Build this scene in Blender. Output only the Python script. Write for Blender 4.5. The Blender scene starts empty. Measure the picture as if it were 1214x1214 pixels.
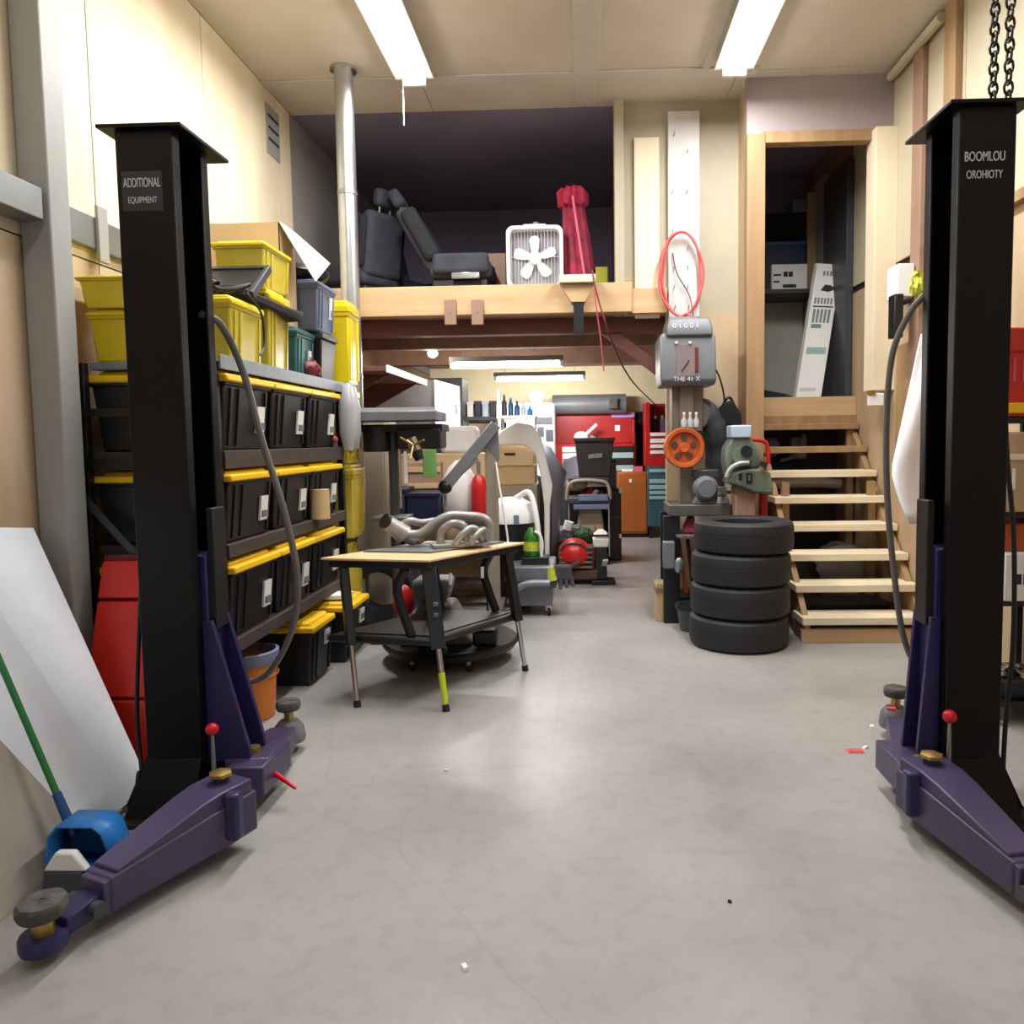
import bpy, bmesh, math, random
from mathutils import Vector, Matrix
random.seed(7)
PI = math.pi
S = bpy.context.scene
C = S.collection

# ------------------------------------------------------------------ camera
F = 900.0
YAW, PITCH, ROLL = math.radians(2.0), math.radians(4.0), math.radians(-0.8)
CAM = Vector((0, 0, 1.5))
ROT = Matrix.Rotation(YAW, 3, 'Z') @ Matrix.Rotation(PI/2 - PITCH, 3, 'X') @ Matrix.Rotation(ROLL, 3, 'Z')
_d = ROT.transposed() @ Vector((0, 1, 0))
CX = 690 - F * _d.x / -_d.z                       # principal point that puts the room's vanishing point at (690, 521)
CY = 521 + F * _d.y / -_d.z
cd = bpy.data.cameras.new('camera'); cam = bpy.data.objects.new('camera', cd); C.objects.link(cam)
cam.matrix_world = Matrix.Translation(CAM) @ ROT.to_4x4()
cd.sensor_width = 36; cd.lens = F / 1214 * 36
cd.shift_x = (607 - CX) / 1214; cd.shift_y = (CY - 607) / 1214
cd.clip_start = .05; cd.clip_end = 100
S.camera = cam

def ray(px, py): return ROT @ Vector(((px - CX) / F, -(py - CY) / F, -1))
def at(px, py, Y):                                # photo pixel -> point at depth Y
    d = ray(px, py); return CAM + d * (Y / d.y)
def gz(px, py, z=0.0):                            # photo pixel -> point at height z
    d = ray(px, py); return CAM + d * ((z - CAM.z) / d.z)
def ax(px, py, X):                                # photo pixel -> point at side distance X
    d = ray(px, py); return CAM + d * (X / d.x)

# ------------------------------------------------------------------ light
w = bpy.data.worlds.new('world'); S.world = w; w.use_nodes = True
w.node_tree.nodes['Background'].inputs[0].default_value = (.80, .86, 1, 1)
w.node_tree.nodes['Background'].inputs[1].default_value = .10
S.view_settings.view_transform = 'Standard'; S.view_settings.look = 'None'
S.view_settings.gamma = 1; S.view_settings.use_curve_mapping = False
S.view_settings.exposure = 0.0

def area(name, loc, sx, sy, power, col=(.98, .985, 1), rot=(0, 0, 0), spread=PI):
    l = bpy.data.lights.new(name, 'AREA'); l.shape = 'RECTANGLE'; l.size = sx; l.size_y = sy
    l.energy = power; l.color = col; l.spread = spread
    o = bpy.data.objects.new(name, l); C.objects.link(o); o.location = loc; o.rotation_euler = rot
    return o
CEIL = 4.35
# light of both strip lamps; pairs above and behind the viewer are added fill
for X in (-1.25, 1.18):
    area('strip_or_fill_light', (X, 4.8, CEIL - .17), .22, 2.4, 106)
    area('strip_or_fill_light', (X, 1.0, CEIL - .17), .22, 2.4, 22)
    area('strip_or_fill_light', (X, -2.2, CEIL - .17), .22, 2.4, 14)
# unseen fill light added behind the viewer to brighten surfaces facing it
area('rear_fill_light', (0, -4.4, 1.7), 4.4, 2.8, 18, (.90, .94, 1), (PI/2, 0, 0))

# ------------------------------------------------------------------ materials
def lin(c):
    return tuple(((v/255)/12.92 if v/255 <= .04045 else ((v/255 + .055)/1.055)**2.4) for v in c) + (1,)
MATS = {}
def M(name, rgb=None, rough=.5, metal=0, var=.12, scale=6, bump=0, rgb2=None, stretch=(1, 1, 1), trans=0, emit=0, spec=.5, detail=4, alpha=1, coat=0):
    if name in MATS: return MATS[name]
    m = bpy.data.materials.new(name); m.use_nodes = True; nt = m.node_tree
    b = nt.nodes['Principled BSDF']
    c1 = lin(rgb); c2 = lin(rgb2) if rgb2 else tuple(v * (1 - var) for v in c1[:3]) + (1,)
    tc = nt.nodes.new('ShaderNodeTexCoord'); mp = nt.nodes.new('ShaderNodeMapping')
    mp.inputs['Scale'].default_value = stretch
    nz = nt.nodes.new('ShaderNodeTexNoise'); nz.inputs['Scale'].default_value = scale; nz.inputs['Detail'].default_value = detail
    rp = nt.nodes.new('ShaderNodeValToRGB'); rp.color_ramp.elements[0].position = .35; rp.color_ramp.elements[1].position = .65
    rp.color_ramp.elements[0].color = c2; rp.color_ramp.elements[1].color = c1
    L = nt.links.new
    L(tc.outputs['Object'], mp.inputs[0]); L(mp.outputs[0], nz.inputs['Vector']); L(nz.outputs['Fac'], rp.inputs[0])
    L(rp.outputs[0], b.inputs['Base Color'])
    b.inputs['Roughness'].default_value = rough; b.inputs['Metallic'].default_value = metal
    b.inputs['Specular IOR Level'].default_value = spec
    if coat: b.inputs['Coat Weight'].default_value = coat
    if trans: b.inputs['Transmission Weight'].default_value = trans
    if alpha < 1: b.inputs['Alpha'].default_value = alpha
    if emit:
        b.inputs['Emission Color'].default_value = c1; b.inputs['Emission Strength'].default_value = emit
    if bump:
        bp = nt.nodes.new('ShaderNodeBump'); bp.inputs['Strength'].default_value = bump; bp.inputs['Distance'].default_value = .01
        L(nz.outputs['Fac'], bp.inputs['Height']); L(bp.outputs[0], b.inputs['Normal'])
    MATS[name] = m; return m

def concrete():
    m = M('concrete', (168, 165, 161), .36, rgb2=(150, 147, 144), scale=1.1, detail=9, bump=.05)
    nt = m.node_tree; b = nt.nodes['Principled BSDF']; L = nt.links.new
    tc = nt.nodes['Texture Coordinate']; rp = nt.nodes['Color Ramp']
    n2 = nt.nodes.new('ShaderNodeTexNoise'); n2.inputs['Scale'].default_value = 14; n2.inputs['Detail'].default_value = 8
    r2 = nt.nodes.new('ShaderNodeValToRGB'); r2.color_ramp.elements[0].position = .28; r2.color_ramp.elements[1].position = .5
    r2.color_ramp.elements[0].color = (.80, .79, .77, 1); r2.color_ramp.elements[1].color = (1, 1, 1, 1)
    mx = nt.nodes.new('ShaderNodeMix'); mx.data_type = 'RGBA'; mx.blend_type = 'MULTIPLY'; mx.inputs[0].default_value = .55
    L(tc.outputs['Object'], n2.inputs['Vector']); L(n2.outputs['Fac'], r2.inputs[0])
    L(rp.outputs[0], mx.inputs[6]); L(r2.outputs[0], mx.inputs[7])
    # oil stains and hairline cracks
    n3 = nt.nodes.new('ShaderNodeTexNoise'); n3.inputs['Scale'].default_value = .9; n3.inputs['Detail'].default_value = 5
    mp = nt.nodes.new('ShaderNodeMapping'); mp.inputs['Location'].default_value = (3.1, 1.7, 0); L(tc.outputs['Object'], mp.inputs[0]); L(mp.outputs[0], n3.inputs['Vector'])
    r3 = nt.nodes.new('ShaderNodeValToRGB'); r3.color_ramp.elements[0].position = .62; r3.color_ramp.elements[1].position = .74
    r3.color_ramp.elements[0].color = (1, 1, 1, 1); r3.color_ramp.elements[1].color = (.74, .70, .68, 1)
    L(n3.outputs['Fac'], r3.inputs[0])
    m2 = nt.nodes.new('ShaderNodeMix'); m2.data_type = 'RGBA'; m2.blend_type = 'MULTIPLY'; m2.inputs[0].default_value = .8
    L(mx.outputs[2], m2.inputs[6]); L(r3.outputs[0], m2.inputs[7])
    vo = nt.nodes.new('ShaderNodeTexVoronoi'); vo.feature = 'DISTANCE_TO_EDGE'; vo.inputs['Scale'].default_value = .55
    n4 = nt.nodes.new('ShaderNodeTexNoise'); n4.inputs['Scale'].default_value = 3; n4.inputs['Detail'].default_value = 6
    ad = nt.nodes.new('ShaderNodeMix'); ad.data_type = 'VECTOR'; ad.inputs[0].default_value = .12
    L(tc.outputs['Object'], n4.inputs['Vector']); L(tc.outputs['Object'], ad.inputs[4]); L(n4.outputs['Color'], ad.inputs[5]); L(ad.outputs[1], vo.inputs['Vector'])
    r4 = nt.nodes.new('ShaderNodeValToRGB'); r4.color_ramp.elements[0].position = 0; r4.color_ramp.elements[1].position = .004
    r4.color_ramp.elements[0].color = (.72, .70, .67, 1); r4.color_ramp.elements[1].color = (1, 1, 1, 1)
    L(vo.outputs['Distance'], r4.inputs[0])
    m3 = nt.nodes.new('ShaderNodeMix'); m3.data_type = 'RGBA'; m3.blend_type = 'MULTIPLY'; m3.inputs[0].default_value = .3
    L(m2.outputs[2], m3.inputs[6]); L(r4.outputs[0], m3.inputs[7])
    L(m3.outputs[2], b.inputs['Base Color'])
    return m

concrete()
M('plywood', (236, 222, 194), .62, rgb2=(226, 209, 178), scale=3, stretch=(1.2, 1.2, .25), detail=6)
M('plywood_aged', (198, 174, 142), .65, rgb2=(180, 154, 122), scale=3, stretch=(1.2, 1.2, .25), detail=6)
M('ceiling_board', (214, 207, 194), .7, rgb2=(204, 196, 182), scale=1.4)
M('drywall_mauve', (160, 146, 146), .75, var=.06)
M('drywall_cream', (192, 182, 156), .7, var=.05)
M('beam_wood', (208, 176, 134), .6, rgb2=(192, 158, 116), scale=4, stretch=(.3, 3, 3), detail=6)
M('stud_wood', (168, 136, 98), .6, rgb2=(150, 118, 82), scale=4, stretch=(3, 3, .3), detail=6)
M('step_wood', (242, 228, 198), .55, rgb2=(228, 210, 176), scale=5, stretch=(.3, 3, 3), detail=6)
M('red_brown_wood', (112, 66, 60), .7, var=.2, stretch=(.3, 3, 3))
M('brown_board', (158, 126, 106), .7, var=.15)
M('dark_gap', (30, 26, 24), .9)
M('loft_shade', (144, 136, 160), .9, var=.25, scale=.7)  # shade of the loft and upper room put into a darker tone
M('grey_wall', (150, 146, 142), .75, var=.06)
M('steel_grey_paint', (160, 160, 156), .5, var=.05, scale=2)
M('galvanised', (190, 192, 194), .28, .85, var=.12, scale=9)
M('zinc', (160, 165, 165), .4, .8, var=.15)
M('lift_black', (7, 7, 11), .42, var=.25, scale=3, spec=.28)
M('lift_edge', (40, 42, 58), .35, var=.2)
M('lift_purple', (66, 58, 92), .38, var=.18, scale=4, spec=.55)
M('lift_navy', (42, 36, 84), .4, var=.15)
M('rubber', (26, 26, 28), .75, var=.2, scale=12, bump=.15)
M('tyre_rubber', (36, 36, 39), .62, var=.15, scale=10, bump=.05)
M('pad_rubber', (92, 88, 84), .8, var=.5, scale=22, bump=.6, detail=6)
M('brass', (190, 160, 90), .35, .8, var=.2)
M('red_plastic', (196, 34, 30), .35, var=.15)
M('red_knob', (208, 20, 40), .3)
M('red_paint', (178, 26, 32), .4, var=.15, scale=3)
M('red_ramp', (214, 40, 26), .45, var=.15, scale=3)
M('dark_red', (110, 30, 38), .55, var=.25)
M('black_plastic', (27, 27, 30), .42, var=.2, scale=4)
M('black_metal', (24, 24, 26), .45, .1, var=.2)
M('black_fabric', (26, 27, 34), .85, var=.3, scale=8, bump=.1)
M('seat_fabric', (58, 62, 72), .85, var=.3, scale=8, bump=.1)
M('yellow_lid', (246, 196, 30), .4, var=.1, scale=4)
M('yellow_tote', (238, 216, 36), .35, rgb2=(226, 198, 24), scale=3, trans=.15)
M('yellow_clear', (240, 224, 90), .25, rgb2=(228, 208, 60), scale=4, trans=.4)
M('yellow_sheet', (226, 204, 80), .5, rgb2=(206, 182, 50), scale=3)
M('lime', (196, 214, 30), .5)
M('teal_plastic', (58, 106, 104), .45, var=.15)
M('teal_paint', (52, 92, 98), .4, var=.12)
M('pale_teal', (150, 186, 190), .35, var=.08)
M('bluegrey_plastic', (112, 122, 150), .45, var=.1)
M('deck_grey', (128, 136, 146), .45, var=.2, scale=9, stretch=(1, 6, 1))
M('navy_plastic', (24, 30, 66), .45, var=.15)
M('blue_plastic', (40, 128, 206), .4, var=.12)
M('blue_dark', (24, 78, 130), .4, var=.12)
M('green_handle', (20, 112, 50), .35, var=.1)
M('green_glass', (60, 140, 40), .25, rgb2=(30, 90, 20), scale=30, trans=.2)
M('green_cloth', (112, 160, 90), .7, var=.12)
M('orange_plastic', (214, 122, 28), .42, var=.12)
M('orange_iron', (196, 92, 36), .45, var=.2, scale=9)
M('orange_cabinet', (168, 92, 36), .4, var=.14, scale=2)
M('white_sheet', (240, 246, 255), .5, var=.04)
M('partition_cream', (178, 169, 146), .7, var=.05)
M('back_cream', (238, 226, 186), .7, var=.05)
M('tube_bright', (255, 250, 244), .4, emit=36)
M('joint_board', (206, 202, 196), .7, var=.05)
M('white_plastic', (236, 236, 234), .45, var=.04)
M('white_cloth', (240, 242, 246), .8, var=.04)
M('white_paint', (238, 236, 230), .45, var=.05)
M('paper', (238, 238, 234), .7, var=.04)
M('ink', (40, 40, 44), .7)
M('grey_ink', (130, 138, 142), .7)
M('letter_white', (205, 205, 210), .6)
M('cardboard', (196, 168, 128), .75, var=.08, scale=3)
M('cardboard_pale', (236, 224, 200), .7, var=.05)
M('machine_grey', (112, 114, 118), .42, var=.12)
M('machine_dark', (64, 66, 72), .45, var=.15)
M('machine_green', (112, 122, 106), .5, rgb2=(80, 92, 80), scale=5)
M('machine_brown', (120, 104, 92), .5, var=.15)
M('iron_table', (98, 96, 92), .45, .3, var=.2)
M('cast_alu', (172, 170, 168), .45, .45, rgb2=(140, 134, 128), scale=9)
M('chrome', (205, 205, 205), .18, 1, var=.05)
M('tan_steel', (150, 138, 120), .55, var=.06)
M('hose_grey', (104, 100, 96), .5, var=.1)
M('hose_red', (214, 92, 92), .45, var=.1)
M('cord_black', (18, 18, 20), .5)
M('tube_glow', (255, 250, 240), .4, emit=14)
M('bulb_glow', (255, 244, 225), .4, emit=14)
M('mag_cloth', (168, 44, 70), .7, rgb2=(110, 30, 54), scale=10)
M('grey_cloth', (150, 146, 146), .85, var=.25, scale=7, bump=.2)
M('clear_bag', (200, 202, 206), .3, var=.1, trans=.3, bump=.3)
M('dark_glove', (72, 66, 72), .8, var=.2)
M('white_grille', (235, 235, 238), .4)
M('grille_lilac', (150, 146, 152), .6)  # even grey-lilac of the fan's back grille
M('chain_steel', (70, 66, 62), .35, .8, var=.3)
M('pink_tape', (226, 100, 100), .6, var=.3, scale=30)
M('grass_yellow', (178, 176, 60), .6)
M('leaf_yellow', (196, 200, 70), .6, var=.3, scale=40)

# ------------------------------------------------------------------ mesh builder
BASE = {}
def cr(pts, n=8):                                 # Catmull-Rom through points
    P = [Vector(p) for p in pts]; P = [P[0]*2 - P[1]] + P + [P[-1]*2 - P[-2]]; out = []
    for i in range(1, len(P) - 2):
        a, b, c, d = P[i-1:i+3]
        for k in range(n):
            t = k / n
            out.append(.5*((2*b) + (c-a)*t + (2*a-5*b+4*c-d)*t*t + (3*b-a-3*c+d)*t**3))
    out.append(P[-2]); return out

class MB:
    def __init__(s): s.bm = bmesh.new()
    def loft(s, rings, cap=True, closed=False):
        vs = [[s.bm.verts.new(p) for p in r] for r in rings]; n = len(vs[0])
        seq = list(zip(vs, vs[1:])) + ([(vs[-1], vs[0])] if closed else [])
        for a, b in seq:
            for i in range(n):
                try: s.bm.faces.new((a[i], a[(i+1) % n], b[(i+1) % n], b[i]))
                except ValueError: pass
        if cap and not closed:
            s.bm.faces.new(vs[0][::-1]); s.bm.faces.new(vs[-1])
        return s
    def box(s, x0, x1, y0, y1, z0, z1, m=None):
        r = [[Vector(p) for p in ((x0, y0, z), (x1, y0, z), (x1, y1, z), (x0, y1, z))] for z in (z0, z1)]
        if m: r = [[m @ p for p in q] for q in r]
        return s.loft(r)
    def cbox(s, c, d, m=None):                    # centre, size, optional rotation about the centre
        c = Vector(c); h = Vector(d) / 2
        mm = Matrix.Translation(c) @ (m.to_4x4() if m else Matrix())
        return s.box(-h.x, h.x, -h.y, h.y, -h.z, h.z, mm)
    def bar(s, a, b, wd, ht, up=(0, 0, 1)):       # rectangular bar between two points
        a, b = Vector(a), Vector(b); d = (b - a).normalized(); u = Vector(up)
        sd = d.cross(u)
        if sd.length < 1e-4: sd = d.cross(Vector((1, 0, 0)))
        sd.normalize(); u = sd.cross(d)
        q = [sd*wd/2*i + u*ht/2*j for i, j in ((-1, -1), (1, -1), (1, 1), (-1, 1))]
        return s.loft([[p + k for k in q] for p in (a, b)])
    def tbox(s, c, d0, d1, h):                    # tapered box, c = bottom centre
        c = Vector(c)
        return s.loft([[c + Vector((i*d[0]/2, j*d[1]/2, z)) for i, j in ((-1, -1), (1, -1), (1, 1), (-1, 1))] for d, z in ((d0, 0), (d1, h))])
    def tube(s, pts, r, n=10, closed=False, smooth=0, cap=True):
        P = cr(pts, smooth) if smooth else [Vector(p) for p in pts]
        R = r if isinstance(r, (list, tuple)) else None
        rings = []; u = None
        for i, p in enumerate(P):
            if closed: d = P[(i+1) % len(P)] - P[i-1]
            else: d = P[min(i+1, len(P)-1)] - P[max(i-1, 0)]
            d.normalize()
            if u is None:
                u = Vector((0, 0, 1)) if abs(d.z) < .9 else Vector((1, 0, 0))
            u = (u - d * u.dot(d)).normalized(); v = d.cross(u)
            rr = r if R is None else R[min(len(R)-1, int(i * len(R) / len(P)))]
            rings.append([p + (u*math.cos(2*PI*k/n) + v*math.sin(2*PI*k/n)) * rr for k in range(n)])
        return s.loft(rings, cap, closed)
    def cyl(s, a, b, r0, r1=None, n=20):
        a, b = Vector(a), Vector(b); r1 = r0 if r1 is None else r1; d = (b-a).normalized()
        u = Vector((0, 0, 1)) if abs(d.z) < .9 else Vector((1, 0, 0)); u = (u - d*u.dot(d)).normalized(); v = d.cross(u)
        return s.loft([[p + (u*math.cos(2*PI*k/n) + v*math.sin(2*PI*k/n))*r for k in range(n)] for p, r in ((a, r0), (b, r1))])
    def lathe(s, prof, c=(0, 0, 0), n=32, axis='Z', closed=False):
        c = Vector(c); rings = []
        for r, z in prof:
            ring = []
            for k in range(n):
                a = 2*PI*k/n; x, y = r*math.cos(a), r*math.sin(a)
                p = Vector((x, y, z)) if axis == 'Z' else Vector((x, -z, y)) if axis == 'Y' else Vector((z, x, y))
                ring.append(c + p)
            rings.append(ring)
        return s.loft(rings, cap=not closed, closed=closed)
    def prism(s, poly, off):                      # poly: 3-D points, off: extrusion vector
        off = Vector(off); a = [Vector(p) for p in poly]
        return s.loft([a, [p + off for p in a]])
    def sph(s, c, r, sc=(1, 1, 1), n=14):
        m = Matrix.Translation(c) @ Matrix.Diagonal((r*sc[0], r*sc[1], r*sc[2], 1))
        bmesh.ops.create_uvsphere(s.bm, u_segments=n*2, v_segments=n, radius=1, matrix=m); return s
    def grid(s, fn, nu, nv, th=0):                # surface from fn(u, v); th adds a back face
        vs = [[s.bm.verts.new(fn(i/nu, j/nv)) for j in range(nv+1)] for i in range(nu+1)]
        for i in range(nu):
            for j in range(nv): s.bm.faces.new((vs[i][j], vs[i+1][j], vs[i+1][j+1], vs[i][j+1]))
        return s
    def rough(s, amp, seed=1):                    # irregular outline for cloth, bags, rubble
        rnd = random.Random(seed)
        for v in s.bm.verts: v.co += Vector((rnd.uniform(-amp, amp), rnd.uniform(-amp, amp), rnd.uniform(-amp, amp)))
        return s
    def build(s, name, mat, parent=None, bevel=0, angle=.6, solid=0, sub=0, seg=2):
        bmesh.ops.recalc_face_normals(s.bm, faces=s.bm.faces)
        if parent is not None and parent.name in BASE:
            bmesh.ops.translate(s.bm, vec=-BASE[parent.name], verts=s.bm.verts)
        me = bpy.data.meshes.new(name); s.bm.to_mesh(me); s.bm.free()
        me.materials.append(M(mat)); me.shade_smooth(); me.set_sharp_from_angle(angle=angle)
        o = bpy.data.objects.new(name, me); C.objects.link(o)
        if parent is not None:
            o.parent = parent; BASE[o.name] = BASE.get(parent.name, Vector())
        if solid:
            d = o.modifiers.new('thickness', 'SOLIDIFY'); d.thickness = solid; d.offset = 0
        if bevel:
            d = o.modifiers.new('bevel', 'BEVEL'); d.width = bevel; d.segments = seg; d.limit_method = 'ANGLE'; d.angle_limit = .6
        if sub:
            d = o.modifiers.new('smooth', 'SUBSURF'); d.levels = sub; d.render_levels = sub
        return o

def T(name, label, cat, loc=(0, 0, 0), group=None):
    o = bpy.data.objects.new(name, None); C.objects.link(o); o.location = loc; o.empty_display_size = .1
    o['label'] = label; o['category'] = cat
    if group: o['group'] = group
    BASE[o.name] = Vector(loc); return o
def tag(o, label, cat, group=None, kind=None):
    o['label'] = label; o['category'] = cat
    if group: o['group'] = group
    if kind: o['kind'] = kind
    return o
def origin(o, loc):                               # give a one-mesh thing its own base point
    loc = Vector(loc); o.data.transform(Matrix.Translation(-loc)); o.location = loc; return o
def struct(o): o['kind'] = 'structure'; return o
def kids(o): return [c for c in C.objects if c.parent == o]
def copy_tree(o, loc=None, label=None, parent=None):
    c = o.copy(); C.objects.link(c); c.parent = parent
    if loc is not None: c.location = loc
    if label: c['label'] = label
    for k in kids(o): copy_tree(k, parent=c)
    return c
def px_box(mb, x0, y0, x1, y1, Y, d):             # box whose front face covers a photo rectangle at depth Y
    a, b = at(x0, (y0+y1)/2, Y), at(x1, (y0+y1)/2, Y); t, u = at((x0+x1)/2, y0, Y), at((x0+x1)/2, y1, Y)
    return mb.box(a.x, b.x, Y, Y+d, u.z, t.z)
def text(name, s, size, mat, parent, loc, rot=(PI/2, 0, 0), ext=.0015, sx=1):
    cu = bpy.data.curves.new(name, 'FONT'); cu.body = s; cu.size = size; cu.extrude = ext; cu.align_x = 'CENTER'; cu.align_y = 'CENTER'
    tmp = bpy.data.objects.new('tmp_text', cu); C.objects.link(tmp)
    bpy.context.view_layer.update()
    me = bpy.data.meshes.new_from_object(tmp.evaluated_get(bpy.context.evaluated_depsgraph_get()))
    bpy.data.objects.remove(tmp); bpy.data.curves.remove(cu)
    me.materials.clear(); me.materials.append(M(mat)); me.name = name
    from mathutils import Euler
    me.transform(Matrix.Translation(Vector(loc) - (BASE.get(parent.name, Vector()) if parent else Vector())) @ Euler(rot).to_matrix().to_4x4() @ Matrix.Diagonal((sx, 1, 1, 1)))
    o = bpy.data.objects.new(name, me); C.objects.link(o); o.parent = parent
    return o

# ------------------------------------------------------------------ the setting
XL, XR = -2.5, 2.5
struct(MB().box(XL-.3, XR+.3, -4.6, 12.8, -.2, 0).build('floor', 'concrete'))
def panels(name, X, y0, y1, z0, z1, pitch, mat, th=.02, sgn=1):
    m = MB(); y = y0
    while y < y1 - .01:
        e = min(y + pitch, y1); m.box(X, X + th*sgn, y + .004, e - .004, z0, z1); y = e
    return struct(m.build(name, mat, bevel=.002))
struct(MB().box(XL-.2, XL-.004, -4.6, 12.8, 0, CEIL).build('wall_left', 'dark_gap'))
panels('wall_left.001', XL-.02, -4.6, 6.7, 2.448, CEIL, 1.22, 'plywood')
panels('wall_left.002', XL-.02, -4.6, 6.7, 0, 2.44, 1.22, 'plywood_aged')
panels('wall_left.003', XL-.02, 6.7, 12.6, 2.6, CEIL, 1.22, 'grey_wall')
panels('wall_left.004', XL-.02, 6.7, 12.6, 0, 2.59, 1.22, 'brown_board')
struct(MB().box(XR+.02, XR+.2, -4.6, 12.8, 0, CEIL).build('wall_right', 'dark_gap'))
panels('wall_right.001', XR, -4.6, 7.2, 2.86, CEIL, 1.22, 'drywall_cream')
panels('wall_right.002', XR, -4.6, 7.2, 0, 2.80, 1.22, 'plywood_aged')
panels('wall_right.003', XR, 7.2, 12.6, 0, CEIL, 1.22, 'brown_board')
struct(MB().box(XR-.05, XR, -4.6, 5.3, 2.80, 2.86).build('trim_1', 'stud_wood'))
struct(MB().box(XL-.3, XR+.3, 12.6, 12.8, 0, CEIL).build('wall_back', 'back_cream'))
struct(MB().box(XL-.3, -2.2, -4.7, -4.6, 0, CEIL).box(2.2, XR+.3, -4.7, -4.6, 0, CEIL).box(-2.2, 2.2, -4.7, -4.6, 3.1, CEIL).build('wall_front', 'plywood'))
# ceiling boards with covered joints
cm = MB(); ys = [-4.6, -2.2, .2, 2.6, 4.9, 6.17, 6.75]; xs = [XL, -1.25, .06, 1.25, XR]
for a, b in zip(ys, ys[1:]):
    for c, d in zip(xs, xs[1:]):
        if b < 8: cm.box(c+.003, d-.003, a+.003, b-.003, CEIL, CEIL+.02)
struct(cm.build('ceiling', 'ceiling_board'))
struct(MB().box(XL-.3, XR+.3, -4.7, 12.8, CEIL+.021, CEIL+.2).build('ceiling.001', 'dark_gap'))
struct(MB().box(XL, XR, 6.75, 12.7, CEIL-.001, CEIL+.02).build('ceiling.002', 'loft_shade'))
struct(MB().box(-.03, .16, -4.6, 6.7, CEIL-.012, CEIL).build('trim_2', 'joint_board', bevel=.003))
struct(MB().box(XL, 1.4, 6.10, 6.25, CEIL-.014, CEIL-.001).build('trim_3', 'joint_board', bevel=.003))
struct(MB().box(.96, 1.02, -4.6, 6.1, CEIL-.012, CEIL).build('trim_4', 'joint_board', bevel=.003))
# loft (upper floor over the back of the bay)
struct(MB().box(XL, .43, 6.72, 12.6, 2.70, 2.82).build('loft_floor', 'brown_board'))
struct(MB().box(XL, .44, 6.58, 6.72, 2.58, 2.83).build('loft_beam', 'beam_wood', bevel=.006))
struct(MB().box(XL, .75, 6.80, 6.93, 2.44, 2.575).build('trim_5', 'red_brown_wood', bevel=.004))
struct(MB().box(XL, .75, 7.6, 7.74, 2.42, 2.69).build('trim_6', 'brown_board', bevel=.004))
struct(MB().box(XL, .75, 9.2, 9.34, 2.42, 2.69).build('trim_7', 'brown_board', bevel=.004))
struct(MB().box(.43, 1.36, 6.78, 12.6, 2.70, 2.82).build('loft_floor.001', 'brown_board'))
struct(MB().box(XL, .6, 9.6, 9.7, 2.82, CEIL).build('wall_loft', 'loft_shade'))
struct(MB().box(.40, .44, 6.8, 9.6, 2.82, CEIL).build('wall_loft.001', 'loft_shade'))
pm = at(735, 345, 6.62)
# partition between loft and stairwell
struct(MB().box(.36, 1.36, 6.70, 6.78, 2.57, CEIL).build('wall_partition', 'partition_cream'))
struct(MB().box(.74, 1.36, 6.70, 6.78, 0, 2.57).build('wall_partition.001', 'plywood_aged'))
a = at(752, 245, 6.68); b = at(782, 377, 6.68)
struct(MB().box(a.x, b.x, 6.66, 6.70, b.z, CEIL-.3).build('trim_8', 'plywood', bevel=.003))
struct(MB().box(.30, .38, 6.60, 6.78, 2.57, CEIL).build('trim_9', 'partition_cream', bevel=.004))
struct(MB().box(.44, .74, 6.60, 6.72, 2.57, 2.78).build('trim_10', 'beam_wood', bevel=.004))
struct(MB().bar((.18, 6.85, 2.5), (.80, 6.85, 2.02), .05, .10).build('trim_11', 'red_brown_wood'))
# stairwell: stud, header, upper room
HZ = at(950, 158, 6.3).z
s0, s1 = at(884, 400, 6.32), at(905, 400, 6.32)
struct(MB().box(s0.x, s1.x, 6.28, 6.40, 0, HZ).build('trim_12', 'stud_wood', bevel=.004))
struct(MB().box(s0.x, XR, 6.30, 6.38, HZ, CEIL).build('wall_header', 'drywall_mauve'))
struct(MB().box(s1.x-.02, XR, 6.29, 6.40, HZ-.07, HZ+.02).build('trim_13', 'stud_wood', bevel=.004))
j0, j1 = at(1029, 300, 6.34), at(1056, 300, 6.34)
struct(MB().box(j0.x, min(j1.x, XR), 6.20, 6.40, 1.86, HZ).build('trim_14', 'plywood', bevel=.004))
struct(MB().box(1.36, 1.42, 6.40, 8.7, 0, CEIL).build('wall_stairwell', 'plywood_aged'))
struct(MB().box(1.36, XR, 8.7, 8.8, 1.7, CEIL).build('wall_upper_room', 'loft_shade'))
struct(MB().box(1.42, XR, 7.10, 8.7, 1.70, 1.84).build('upper_floor', 'brown_board'))
f0 = at(905, 480, 7.08)
struct(MB().box(1.42, XR, 7.05, 7.10, 1.64, 1.86).build('trim_15', 'beam_wood', bevel=.004))
struct(MB().box(1.42, XR, 7.02, 7.05, 1.60, 1.69).build('trim_16', 'stud_wood', bevel=.004))
M('upper_pale', (206, 206, 192), .7, var=.05)
# pale board lining and dark door of the upper room
a, b = at(905, 348, 8.5), at(985, 472, 8.5)
struct(MB().box(a.x, b.x+.25, 8.55, 8.70, 1.84, a.z).build('wall_upper_room.001', 'upper_pale', bevel=.004))
struct(MB().box(XR-.07, XR-.01, 7.15, 7.82, 1.845, 4.0).build('door_1', 'machine_dark', bevel=.004))
struct(MB().box(XR-.06, XR-.01, 7.84, 8.68, 1.845, 4.1).build('trim_17', 'grey_wall', bevel=.004))
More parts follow.
